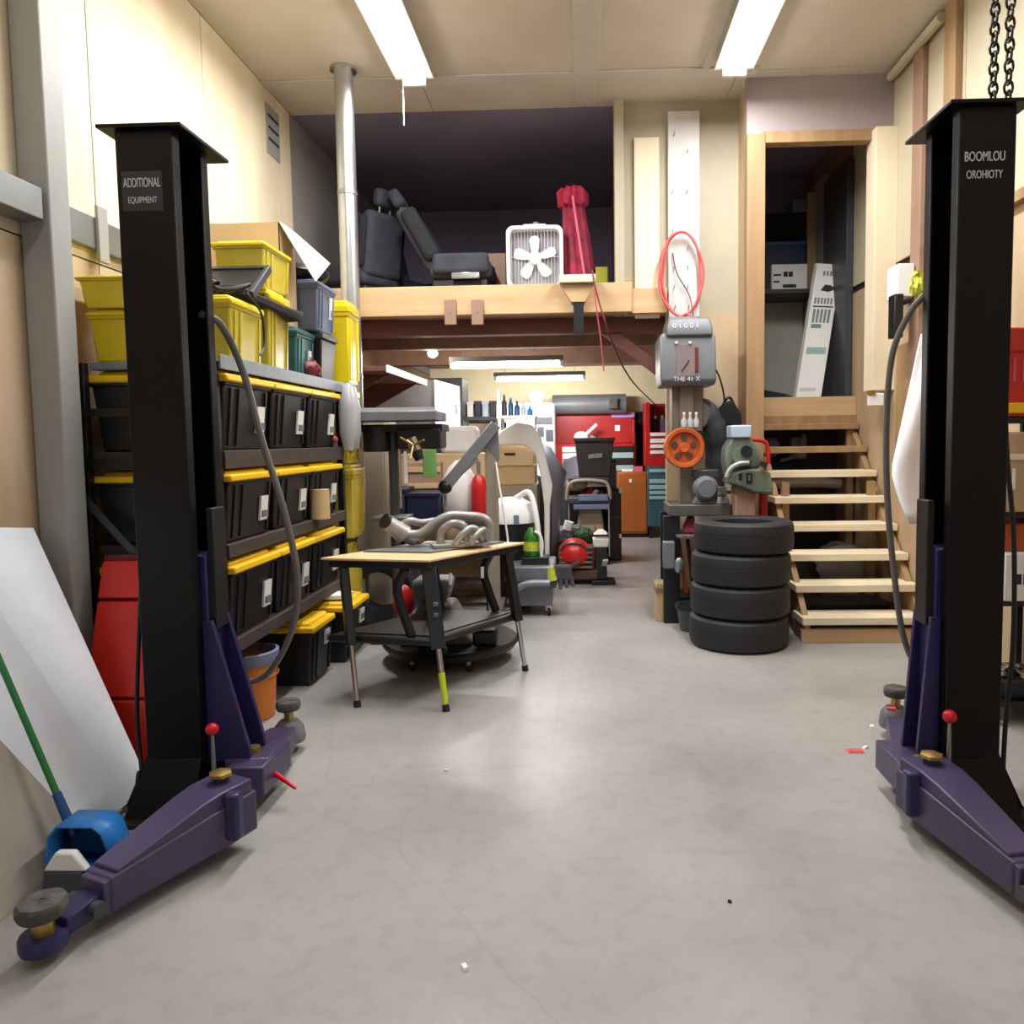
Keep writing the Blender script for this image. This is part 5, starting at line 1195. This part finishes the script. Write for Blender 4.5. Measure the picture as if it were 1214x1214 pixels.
text('lettering', 'THE 41 X', .052, 'letter_white', t, (p.x, yh-.150, p.z), ext=.006)
p = at(813, 388, yh-.16)
text('lettering', '0 1 0 0 1', .058, 'letter_white', t, (p.x, yh-.163, at(813, 387, yh-.15).z), (PI/2-.42, 0, 0), .006)
wc = at(811, 531, yh-.16)
wh = MB().lathe([(.001, -.05), (.155, -.04), (.165, 0), (.155, .025), (.128, .022), (.12, -.008), (.04, -.004), (.034, .025), (.001, .022)], wc, 36, 'Y').build('hand_wheel', 'orange_iron', t)
for k in range(5):
    a_ = k*2*PI/5 + .3; c_ = wc + Vector((.078*math.cos(a_), .014, .078*math.sin(a_)))
    MB().cyl(c_ + Vector((0, .01, 0)), c_ + Vector((0, -.016, 0)), .026, n=14).build('wheel_hole', 'rust', wh)
MB().cyl(wc + Vector((0, .05, 0)), Vector((wc.x, yh+.05, wc.z)), .03, n=14).build('shaft', 'machine_dark', t)
# dark funnel duct behind
t = T('vacuum_duct', 'dark ribbed duct elbow behind the pillar drill, right of its column', 'duct', (hx(840, 500), 6.5, 1.2))
MB().tube([at(828, 485, 6.45), at(838, 490, 6.42), at(846, 510, 6.45), at(850, 540, 6.5), at(846, 575, 6.5)], [.10, .10, .11, .10, .09], 16, smooth=7).build('elbow', 'machine_dark', t)
MB().cyl(at(826, 492, 6.36), at(834, 492, 6.42), .12, .10, 24).build('collar', 'machine_grey', t)
MB().cyl((mx(846, 6.5), 6.5, ztab), at(846, 575, 6.5), .05, n=14).build('support', 'black_metal', t)
for i, x_ in enumerate((808, 815, 822)):
    p = at(x_, 510, yh-.0)
    b_ = T('glass_bottle', ['clear bottle at the left on top of the orange wheel', 'clear bottle in the middle above the orange wheel', 'clear bottle at the right above the orange wheel'][i], 'bottle', (p.x, yh-.16, wc.z+.165))
    MB().lathe([(.001, 0), (.022, 0), (.022, .055), (.009, .075), (.009, .10), (.001, .10)], (p.x, yh-.155, wc.z+.166), 12).build('body', 'clear_bag', b_)
    MB().cyl((p.x, yh-.155, wc.z+.266), (p.x, yh-.155, wc.z+.285), .011, n=10).build('cap', 'white_plastic', b_)
# bench grinder on the table
t = T('bench_grinder', 'grey bench grinder on the iron table right of the drill column', 'grinder', (mx(835), Ym+.1, ztab))
gc = at(835, 578, Ym+.06)
MB().lathe([(.001, -.07), (.07, -.07), (.098, -.04), (.098, .10), (.07, .14), (.001, .14)], gc, 28, 'Y').build('motor', 'machine_grey', t)
MB().lathe([(.001, -.085), (.05, -.085), (.065, -.07), (.001, -.068)], gc, 24, 'Y').build('end_cover', 'machine_dark', t)
MB().tbox((gc.x, gc.y+.03, ztab), (.20, .18), (.12, .12), gc.z-ztab-.05).build('foot', 'machine_grey', t, bevel=.01)
MB().cbox((gc.x+.01, gc.y+.03, gc.z+.11), (.20, .12, .07)).build('top_box', 'machine_dark', t, bevel=.01)
t = T('bench_vise', 'small bright vise on the right end of the iron table', 'vise', (mx(858), Ym, ztab))
MB().tbox((mx(857), Ym+.06, ztab), (.12, .14), (.08, .10), .06).build('base', 'cast_alu', t, bevel=.01)
MB().cbox((mx(855), Ym+.06, ztab+.10), (.10, .08, .08)).build('jaw', 'cast_alu', t, bevel=.012)
MB().cyl((mx(849), Ym+.06, ztab+.09), (mx(868), Ym+.06, ztab+.09), .014, n=10).build('screw', 'chrome', t)
# grey-green cut-off machine
Yg = 5.95
t = T('cutting_machine', 'grey-green cut-off machine with a white top box and red handle above the tyres', 'machine', (mx(885, Yg), Yg, ztab))
def poly(pts, Y): return [at(x_, y_, Y) for x_, y_ in pts]
b1 = [(861, 573), (870, 560), (884, 556), (900, 556), (914, 560), (916, 572), (918, 583), (912, 586), (895, 585), (878, 578)]
MB().prism(poly(b1, Yg-.06), (0, .26, 0)).build('guard', 'machine_green', t, bevel=.02, seg=3)
b2 = [(859, 545), (861, 530), (868, 519), (880, 515), (892, 521), (901, 534), (906, 546), (900, 556), (884, 556), (870, 560), (862, 566)]
MB().prism(poly(b2, Yg), (0, .20, 0)).build('body', 'machine_green', t, bevel=.025, seg=3)
MB().tube(poly([(861, 566), (866, 556), (876, 550), (888, 549)], Yg-.06), .02, 10, smooth=6).build('guard_lip', 'cast_alu', t)
MB().cyl(at(885, 535, Yg-.07), at(885, 535, Yg+.02), .045, n=20).build('hub', 'cord_black', t)
MB().cyl(at(880, 540, Yg-.05), at(880, 540, Yg+.02), .075, n=20).build('hub_ring', 'machine_green', t)
MB().cyl(at(906, 551, Yg-.09), at(906, 551, Yg+.02), .025, n=16).build('port', 'cord_black', t)
for r in ((876, 561, 880, 569), (885, 561, 892, 573)): px_box(MB(), *r, Yg-.066, .01).build('slot', 'cord_black', t)
px_box(MB(), 887, 563, 890, 570, Yg-.07, .01).build('slot_insert', 'machine_green', t)
px_box(MB(), 867, 504, 891, 519, Yg-.02, .2).build('top_box', 'pale_blue', t, bevel=.01)
MB().tube(poly([(889, 521), (905, 523), (910, 530), (911, 550)], Yg+.06), .016, 10, smooth=3).build('handle', 'red_plastic', t)
MB().box(mx(872, Yg), mx(896, Yg), Yg+.0, Yg+.18, .30, at(880, 576, Yg).z).build('pedestal', 'brown_board', t, bevel=.01)
MB().box(mx(866, Yg), mx(914, Yg), Yg-.02, Yg+.30, 0, .34).build('pedestal_base', 'black_metal', t, bevel=.01)
MB().box(mx(906, Yg), mx(914, Yg), Yg+.10, Yg+.2, .34, at(900, 584, Yg).z).build('red_column', 'red_paint', t, bevel=.01)
t = T('tool_bag', 'black tool bag hanging on the plywood wall above the cut-off machine', 'bag', (mx(868, 6.6), 6.6, 1.6))
MB().prism(poly([(855, 505), (853, 484), (860, 477), (868, 474), (872, 478), (886, 503), (880, 508)], 6.55), (0, .12, 0)).build('body', 'black_fabric', t, bevel=.03, seg=3)
MB().tube(poly([(857, 480), (862, 472), (866, 472), (870, 480)], 6.60), .012, 8, smooth=5).build('strap', 'black_plastic', t)
hose('power_cord', 'black cord hanging from the pillar drill head down to the tool bag', [at(843, 430, 6.5), at(852, 445, 6.52), at(857, 462, 6.52), at(859, 476, 6.54)], .008, 'cord_black', 'cord')
# white wall board with hooks and a coil of red hose
a, b = at(790, 140, 6.66), at(829, 376, 6.66)
t = T('hook_board', 'tall white board with small hooks on the plywood wall behind the red hose', 'board', ((a.x+b.x)/2, 6.66, b.z))
a2 = at(829, 150, 6.66); MB().box(at(792, 260, 6.66).x, at(829, 260, 6.66).x, 6.64, 6.695, b.z-.1, 4.25).build('board', 'white_board', t, bevel=.004) if M('white_board', (214, 212, 210), .6) else None
for x_, y_ in ((797, 228), (814, 228), (797, 275), (815, 295), (799, 318), (815, 318), (799, 341), (815, 341), (800, 365), (816, 365), (815, 180), (799, 160)):
    p = at(x_, y_, 6.63); MB().tube([(p.x, 6.64, p.z), (p.x, 6.615, p.z-.005), (p.x+.004, 6.605, p.z+.02)], .004, 6).build('hook', 'brown_board', t)
pts = []
for k in range(81):
    a_ = 2*PI*k/32 + PI/2; r_ = 1 + .06*math.sin(k*.7)
    p = at(808 + (23 + 1.6*(k//32))*r_*math.cos(a_), 325 - 50*math.sin(a_), 6.58 - .018*(k//32)); pts.append(p)
pts += [at(815, 372, 6.54), at(822, 378, 6.5)]
hose('air_hose', 'coil of red air hose hung on the white board above the pillar drill', pts, .011, 'hose_red', smooth=2)
hose('red_lead', 'thin dark red cord crossing the white board behind the red hose', [at(797, 300, 6.62), at(803, 325, 6.60), at(817, 350, 6.60), at(822, 376, 6.52)], .005, 'dark_red', 'cord')
# ------------------------------------------------------------------ loft
M('loft_black', (30, 30, 36), .85)
def seat(label, s, x, y, flip=1, tilt=.45, sc=1.0):
    t = T('car_seat_unit', label, 'car seat', (x, y, 2.825), 'black car seats stored on the loft')
    mm = Matrix.Translation((x, y, 2.825)) @ Matrix.Rotation(s, 4, 'Z') @ Matrix.Scale(sc, 4)
    bk = mm @ Matrix.Translation((-.22*flip, 0, .22)) @ Matrix.Rotation(-tilt*flip, 4, 'Y')
    MB().box(-.26, .30, -.25, .25, .12, .28, mm).build('cushion', 'seat_fabric', t, bevel=.06, seg=4)
    for s_ in (-1, 1): MB().box(-.22, .28, s_*.25-.05, s_*.25+.05, .15, .33, mm).build('side_bolster', 'seat_fabric', t, bevel=.04, seg=4)
    MB().box(-.07, .07, -.24, .24, -.02, .60, bk).build('backrest', 'seat_fabric', t, bevel=.06, seg=4)
    for s_ in (-1, 1): MB().box(-.03, .12, s_*.24-.05, s_*.24+.05, .05, .55, bk).build('back_bolster', 'black_fabric', t, bevel=.045, seg=4)
    h = MB().box(-.05, .06, -.13, .13, .65, .82, bk).build('headrest', 'seat_fabric', t, bevel=.045, seg=4)
    for s_ in (-1, 1): MB().cyl(bk @ Vector((0, s_*.07, .55)), bk @ Vector((0, s_*.07, .70)), .01, n=8).build('headrest_post', 'chrome', h)
    MB().box(-.24, .26, -.22, .22, .0, .12, mm).build('slide_frame', 'black_metal', t, bevel=.02)
    MB().box(-.05, .20, -.30, -.27, .10, .16, mm).build('side_lever', 'chrome', t, bevel=.01)
    return t
p = at(548, 338, 7.05); seat('black car seat reclining on the loft left of the white fan', .0, p.x, 7.05, 1, .5, 1.0)
p = at(478, 338, 8.0); seat('black car seat behind the pipe end of the loft, back leaning left', -.5, p.x, 8.0, 1, .25, 1.05)
p = at(432, 338, 7.25); seat('black car seat half hidden by the silver duct pipe', 2.6, p.x, 7.25, 1, .15, .95)
t = T('dark_case', 'dark case standing on the loft behind the reclining car seat', 'case', (at(560, 300, 7.7).x, 7.7, 2.82))
MB().box(at(530, 300, 7.6).x, at(580, 300, 7.6).x, 7.6, 8.0, 2.821, 3.30).build('body', 'loft_black', t, bevel=.02)
MB().box(at(530, 300, 7.6).x-.01, at(580, 300, 7.6).x+.01, 7.59, 8.01, 3.30, 3.34).build('lid', 'loft_black', t, bevel=.01)
px_thing('wooden_box', 'small pale wooden box on the loft left of the white fan', 'box', (576, 300, 600, 338), 7.3, .3, 'brown_board', 2.821)
# box fan
Yf = 6.76
a, b = at(601, 338, Yf), at(668, 338, Yf); fz = 2.832; fh = at(634, 267, Yf).z - fz; cx = (a.x+b.x)/2; hw = (b.x-a.x)/2
t = T('box_fan', 'white box fan with five blades standing on the front edge of the loft', 'fan', (cx, Yf+.06, 2.83))
def rrect(hw_, z0, z1, r, y, n=5):
    out = []
    for (sx_, sz_, a0) in ((1, 1, 0), (-1, 1, PI/2), (-1, -1, PI), (1, -1, 3*PI/2)):
        for k in range(n+1):
            a_ = a0 + PI/2*k/n; out.append(Vector((cx + sx_*(hw_-r) + r*math.cos(a_), y, (z1-r if sz_ > 0 else z0+r) + r*math.sin(a_))))
    return out
MB().loft([rrect(hw, fz, fz+fh, .06, Yf), rrect(hw, fz, fz+fh, .06, Yf+.12), rrect(hw-.03, fz+.03, fz+fh-.03, .05, Yf+.12), rrect(hw-.03, fz+.03, fz+fh-.03, .05, Yf)], closed=True).build('frame', 'white_plastic', t)
cz = fz + fh/2
MB().box(cx-hw+.03, cx+hw-.03, Yf+.10, Yf+.115, fz+.03, fz+fh-.03).build('back_grille', 'grille_lilac', t)
MB().cyl((cx, Yf+.03, cz), (cx, Yf+.10, cz), .055, n=24).build('hub', 'white_plastic', t)
for k in range(5):
    a_ = PI/2 + .05 + k*2*PI/5; u_ = Vector((math.cos(a_), 0, math.sin(a_))); v_ = Vector((-math.sin(a_), 0, math.cos(a_))); c_ = Vector((cx, Yf+.06, cz))
    out = [(.04, -.02), (.09, -.038), (.17, -.05), (.205, -.03), (.21, .0), (.205, .03), (.17, .045), (.09, .032), (.04, .02)]
    sc_ = (hw-.04)/.225
    MB().prism([c_ + u_*(r_*sc_) + v_*w_ + Vector((0, w_*.35, 0)) for r_, w_ in out], (0, .004, 0)).build('blade', 'white_plastic', t)
g = MB()
for k in range(15):
    x_ = cx - hw + .045 + k*(2*hw-.09)/14; g.cyl((x_, Yf+.014, fz+.03), (x_, Yf+.014, fz+fh-.03), .0014, n=5)
g.cyl((cx-hw+.03, Yf+.012, cz), (cx+hw-.03, Yf+.012, cz), .002, n=5)
g.build('front_grille', 'white_grille', t)
MB().box(cx-.10, cx+.10, Yf+.02, Yf+.10, fz+fh, fz+fh+.018).build('carry_handle', 'white_plastic', t, bevel=.006)
MB().cyl((cx+.01, Yf+.06, fz+fh+.015), (cx+.01, Yf+.06, fz+fh+.04), .025, n=14).build('switch', 'machine_grey', t)
# folded red parasol
Yr = 6.95; p = at(684, 336, Yr); zt = at(680, 224, Yr).z
t = T('folded_parasol', 'folded crimson parasol standing on the loft right of the white fan', 'parasol', (p.x, Yr, 2.82))
def fold(r, z, dx, n=40): return [Vector((p.x + dx + (r*(1+.18*math.cos(a_*9)))*math.cos(a_), Yr + (r*(1+.18*math.cos(a_*9)))*math.sin(a_), z)) for a_ in [2*PI*k/n for k in range(n)]]
MB().loft([fold(.13, 2.83, .02), fold(.125, 3.0, .02), fold(.11, 3.25, .0), fold(.09, zt-.20, -.02), fold(.075, zt-.12, -.03)]).build('canopy', 'mag_cloth', t)
MB().loft([fold(.095, zt-.17, -.03), fold(.12, zt-.15, -.03), fold(.125, zt-.05, -.03), fold(.09, zt, -.03)]).rough(.006, 3).build('frill', 'crimson', t) if M('crimson', (176, 24, 62), .7, var=.4, scale=40) else None
MB().bar((p.x-.03, Yr-.13, zt-.1), (p.x+.08, Yr-.16, 2.84), .02, .004, (0, 1, 0)).build('strap', 'pink_box', t)
# wooden ledge with a dark strap in front of the loft beam
Yl = 6.50
a, b = at(663, 330, Yl), at(706, 330, Yl)
t = T('beam_ledge', 'small wooden ledge on the loft beam below the red parasol, dark strap hanging from it', 'ledge', ((a.x+b.x)/2, Yl, a.z))
MB().box(a.x, b.x, Yl-.06, 6.58, at(684, 336, Yl).z, at(684, 327, Yl).z).build('ledge_board', 'step_wood', t, bevel=.003)
MB().prism([at(664, 337, Yl), at(704, 337, Yl), at(694, 358, Yl), at(677, 358, Yl)], (0, .08, 0)).build('tapered_block', 'beam_wood', t, bevel=.003)
px_box(MB(), 680, 357, 692, 396, Yl+.01, .03).build('strap', 'black_metal', t, bevel=.003)
for i, (x0, x1) in enumerate(((527, 541), (559, 573))):
    t, q = px_thing('wood_block', ['short wooden block nailed to the loft beam, left of the pair', 'short wooden block nailed to the loft beam, right of the pair'][i], 'block', (x0, 355, x1, 385), 6.545, .033, 'brown_board', None, .004, group='blocks on the loft beam')
    MB().cyl(((q[0]+q[1])/2, 6.54, (q[2]+q[3])/2), ((q[0]+q[1])/2, 6.546, (q[2]+q[3])/2), .008, n=8).build('nail', 'zinc', t)
px_thing('yellow_box', 'yellow box on the loft right of the crimson parasol', 'box', (706, 316, 721, 339), 6.9, .2, 'grass_yellow', 2.821)
hose('air_line', 'thin pink air line drooping from the loft ledge past the brown brace', [at(704, 342, 6.45), at(708, 372, 6.45), at(712, 400, 6.5), at(716, 440, 6.6)], .006, 'hose_red', 'hose')
hose('extension_cord', 'long brown cord running from the loft down to the smaller red tool chest', [at(702, 320, 6.45), at(708, 350, 6.42), at(722, 395, 6.46), at(735, 428, 7.2), at(752, 455, 8.6), at(771, 474, 10.9), at(777, 480, 11.5)], .008, 'dark_red', 'cord')
# ------------------------------------------------------------------ upper room
zf = 1.841
Yu = 7.25
pb_, pt_ = at(957, 473, Yu), at(982, 313, Yu+.25)
n0, n1 = at(943, 472, Yu), at(973, 474, Yu)
q0, q1 = at(969, 312, Yu+.3), at(998, 314, Yu+.3)
n0.z = n1.z = zf + .002
t = T('long_carton', 'long white printed carton leaning in the upper room doorway', 'carton', ((n0.x+n1.x)/2, Yu, zf))
MB().prism([n0, n1, q1, q0], (0, .10, .02)).build('carton', 'paper', t, bevel=.003)
def onc(u, v, d=.0015):
    a_ = n0 + (n1-n0)*u; b_ = q0 + (q1-q0)*u; return a_ + (b_-a_)*v - Vector((0, d, 0))
def strip(u0, u1, v0, v1, mat, nm='print'): MB().prism([onc(u0, v0), onc(u1, v0), onc(u1, v1), onc(u0, v1)], (0, .001, 0)).build(nm, mat, t)
strip(.12, .9, .33, .38, 'pale_teal'); strip(.15, .55, .52, .55, 'grey_ink')
for k in range(5): strip(.14+.15*k, .14+.15*k+.10, .56, .66, 'grey_ink')
strip(.10, .92, .675, .685, 'ink')
for k in range(6): strip(.12+.13*k, .12+.13*k+.08, .70, .745, 'grey_ink')
MB().prism([onc(.3, .80), onc(.62, .79), onc(.92, .815), onc(.7, .84), onc(.45, .845)], (0, .001, 0)).build('picture', 'ink', t)
for k in range(4): strip(.30+.14*k, .30+.14*k+.09, .91, .945, 'grey_ink')
strip(.1, .75, .06, .085, 'letter_white')
o = MB().loft([[at(904, 463, 7.2), at(912, 465, 7.2), at(930, 470, 7.2), at(942, 475, 7.2), at(905, 476, 7.2)], [at(904, 463, 7.5), at(912, 465, 7.5), at(930, 468, 7.5), at(942, 472, 7.5), at(905, 472, 7.5)]]).build('dark_cloth', 'black_fabric', bevel=.01)
zmin = min(v.co.z for v in o.data.vertices); o.data.transform(Matrix.Translation((0, 0, zf+.002-zmin)))
tag(origin(o, at(915, 474, 7.3)), 'dark cloth lying on the sill of the upper room', 'cloth')
zs = at(930, 348, 8.2).z
t = T('upper_shelf', 'shelf in the dark upper room carrying the blue bin', 'shelf', (1.9, 8.3, zs))
MB().box(1.43, at(988, 300, 8.2).x, 7.95, 8.52, zs-.04, zs).build('board', 'machine_dark', t)
for x_ in (1.50, at(984, 300, 8.2).x-.1): MB().box(x_, x_+.05, 8.46, 8.52, zf, zs-.04).build('leg', 'machine_dark', t)
t, q = px_thing('blue_bin', 'dark blue bin on the shelf of the upper room', 'bin', (906, 288, 955, 348), 8.05, .4, 'navy_plastic', zs+.001, .01)
MB().box(q[0]-.01, q[1]+.01, 8.04, 8.46, q[3]-.02, q[3]+.015).build('lid', 'blue_dark', t, bevel=.005)
a, b = at(914, 344, 8.0), at(956, 344, 8.0)
t = T('printed_box', 'white printed box in front of the blue bin in the upper room', 'box', ((a.x+b.x)/2, 8.0, zs))
MB().box(a.x, b.x, 7.97, 8.03, zs+.001, at(935, 314, 8.0).z).build('box', 'paper', t, bevel=.003)
for r in ((929, 322, 934, 328), (935, 322, 940, 328), (928, 337, 944, 341), (917, 325, 926, 327), (917, 333, 924, 335)): px_box(MB(), *r, 7.968, .002).build('print', 'ink', t)
struct(MB().box(at(957, 300, 8.1).x, at(969, 300, 8.1).x, 8.1, 8.16, zs, 4.0).build('trim_22', 'stud_wood'))
px_thing('grey_box', 'grey box on top of the upper room stack', 'box', (940, 235, 983, 251), 8.2, .25, 'machine_grey', None)
t, q = px_thing('dark_bag', 'dark bag stack behind the stud in the upper room', 'bags', (905, 251, 985, 287), 8.2, .2, 'black_fabric', None, .04)
# ------------------------------------------------------------------ right wall things
Yw = 5.2
o = MB().grid(lambda u, v: at(1121 - (29 + 50*v*(1 if v < .72 else max(.2, 1-(v-.72)*2.6))) * (1-u), 396 + 225*v, 5.2 - .25*(1-u)*v + .03*math.sin(9*u+4*v)), 10, 16).build('hanging_cloth', 'white_cloth', solid=.006, angle=1.2)
tag(origin(o, at(1090, 400, 5.2)), 'white cloth hanging on the right wall beside the stairs', 'cloth')
px_thing('switch_box', 'white electrical box on the right wall above the hose loop', 'electrical box', (1064, 312, 1084, 352), 5.75, .2, 'white_plastic', None)
t, q = px_thing('black_fitting', 'black fitting with a tap on the right wall under the white electrical box', 'fitting', (1060, 348, 1071, 400), 5.72, .12, 'black_plastic', None)
MB().cyl(at(1068, 360, 5.75), at(1080, 355, 5.75), .02, n=10).build('tap', 'black_plastic', t)
o = MB().sph((0, 0, 0), .06, (.8, .6, 1.5), 8).rough(.018, 3).build('hanging_sprig', 'leaf_yellow', angle=.3); o.location = at(1088, 338, 5.58); tag(o, 'yellow-green sprig on the right wall beside the electrical box', 'plant')
t, q = px_thing('metal_bracket', 'pale metal bracket on the cream jamb at the stair top', 'bracket', (1031, 466, 1048, 481), 6.14, .06, 'white_plastic', None, .006)
px_box(MB(), 1030, 463, 1038, 468, 6.13, .03).build('bolt', 'brass', t)
# rack on the right wall behind the right lift post
rx0, rx1, ry0, ry1 = at(1187, 500, 3.9).x, XR-.02, 3.9, 4.35
zz_ = lambda y_: at(1200, y_, 3.9).z
t = T('metal_rack', 'black metal rack on the right wall behind the right lift post', 'rack', ((rx0+rx1)/2, 4.1, 0))
for x_ in (rx0, rx1-.03):
    for y_ in (ry0, ry1-.03): MB().box(x_, x_+.03, y_, y_+.03, 0, zz_(492)).build('upright', 'black_metal', t)
for y_ in (494, 607, 712, 832): MB().box(rx0, rx1, ry0, ry1, zz_(y_)-.03, zz_(y_)).build('shelf_board', 'black_metal', t, bevel=.003)
def rbox(name, label, cat, y0, y1, mat, zb_, inset=.02, dep=.38, shift=0):
    t = T(name, label, cat, ((rx0+rx1)/2, 4.1, zb_))
    MB().box(rx0+inset, rx1-.01, ry0-.02+shift, ry0+dep, zb_+.001, zz_(y0)).build('body', mat, t, bevel=.01); return t
t = rbox('red_bin', 'red plastic bin with a yellow base on the top of the right wall rack', 'bin', 389, 478, 'red_plastic', zz_(494), -.01)
MB().box(rx0-.015, rx1-.01, ry0-.03, ry0+.37, zz_(490), zz_(478)).build('base_band', 'yellow_lid', t, bevel=.004)
MB().box(rx0-.02, rx1-.01, ry0-.035, ry0+.37, zz_(418), zz_(389)).build('lid', 'red_plastic', t, bevel=.01)
for k in range(4): MB().box(rx0+.04+.045*k, rx0+.05+.045*k, ry0-.026, ry0-.018, zz_(452), zz_(425+3*k)).build('clear_rib', 'pink_box', t)
t = rbox('wooden_box', 'pale wooden box on the second shelf of the right wall rack', 'box', 512, 605, 'plywood_aged', zz_(607))
MB().box(rx0+.015, rx1-.005, ry0-.03, ry0+.38, zz_(545), zz_(538)).build('lid_line', 'step_wood', t)
MB().box(rx0+.05, rx0+.062, ry0-.03, ry0-.02, zz_(580), zz_(555)).build('handle', 'white_plastic', t)
t = rbox('orange_box', 'orange and dark red box behind the white box on the right wall rack', 'box', 622, 655, 'orange_iron', zz_(712), .02, .36, .09)
t2_ = T('white_box', 'white box with black print on the third shelf of the right wall rack', 'box', ((rx0+rx1)/2, ry0-.06, zz_(712)))
MB().box(rx0+.03, rx1-.02, ry0-.02, ry0+.055, zz_(712)+.001, zz_(656)).build('box', 'paper', t2_, bevel=.004)
MB().box(rx0+.08, rx0+.11, ry0-.023, ry0-.019, zz_(692), zz_(680)).box(rx0+.12, rx0+.15, ry0-.023, ry0-.019, zz_(692), zz_(680)).build('print', 'ink', t2_)
t = T('parts_tub', 'dark tub of bright metal parts on the low shelf of the right wall rack', 'tub', ((rx0+rx1)/2, 4.1, zz_(832)))
MB().tbox(((rx0+rx1)/2, 4.08, zz_(832)+.001), (.24, .3), (.30, .36), .10).build('tub', 'black_plastic', t, bevel=.008)
MB().sph(((rx0+rx1)/2-.04, 4.02, zz_(832)+.11), .09, (1, 1, .5), 8).rough(.015, 8).build('metal_parts', 'chrome', t)
# hoist chains
def chain(label, px_, Y, py_end, w_, lk, mat):
    p = at(px_, 200, Y); zb_ = at(px_, py_end, Y).z; t = T('hoist_chain', label, 'chain', (p.x, Y, zb_), 'hoist chains hanging beside the right lift post')
    n = 0; z = CEIL - .03
    while z > zb_ and n < 100:
        u_ = Vector((1, 0, 0)) if n % 2 else Vector((0, 1, 0))
        ring = [Vector((p.x, Y, z)) + u_*(w_*math.cos(a_)) + Vector((0, 0, lk*.62*math.sin(a_))) for a_ in [2*PI*k/10 for k in range(10)]]
        MB().tube(ring, w_*.34, 6, closed=True).build('link', mat, t); z -= lk*.86; n += 1
    MB().cbox((p.x, Y, CEIL-.012), (.06, .06, .022)).build('ceiling_plate', 'zinc', t)
chain('dark hoist chain hanging behind the top plate of the right lift post', 1175, 3.75, 300, .020, .052, 'chain_dark') if M('chain_dark', (34, 32, 30), .4, .6) else None
chain('bright steel hoist chain hanging right of the right lift post', 1193, 3.75, 385, .020, .056, 'chain_steel')
# ------------------------------------------------------------------ wall grille, scraps on the floor
p0, p1 = ax(314, 120, XL), ax(330, 158, XL)
t = T('wall_grille', 'small torn vent grille high on the left wall near the ceiling', 'vent', (XL, p0.y, p1.z))
MB().box(XL, XL+.008, p0.y, p1.y, at(322, 180, p0.y).z, at(322, 120, p0.y).z).build('plate', 'steel_grey_paint', t)
for k in range(3):
    z_ = at(322, 132+14*k, p0.y).z; MB().box(XL+.006, XL+.012, p0.y+.03, p1.y-.02, z_-.02, z_).build('slot', 'ink', t)
g = gz(1016, 891)
for i, (x_, y_, mt, nm, lb, s_) in enumerate(((1014, 891, 'pink_tape', 'tape_scrap', 'crumpled pink tape scrap on the concrete left of the right lift arms', .05), (1026, 887, 'paper', 'paper_scrap', 'tiny white scrap right of the pink tape on the floor', .02), (1034, 862, 'paper', 'paper_scrap', 'white paper scrap on the floor left of the right rear arm', .022), (551, 1148, 'paper', 'paper_scrap', 'white chip on the concrete at the front of the floor', .018), (865, 1070, 'ink', 'dark_chip', 'small dark chip on the open concrete right of centre', .008), (529, 914, 'paper', 'paper_scrap', 'white speck on the concrete in front of the work table', .012))):
    p = gz(x_, y_)
    o = MB().tbox((0, 0, 0), (s_*1.6, s_), (s_*1.2, s_*.7), .008).rough(s_*.04, i).build(nm, mt)
    zmin = min(v.co.z for v in o.data.vertices); o.data.transform(Matrix.Translation((0, 0, -zmin))); o.location = (p.x, p.y, .0005); o.rotation_euler = (0, 0, i*.7); tag(o, lb, 'scrap')
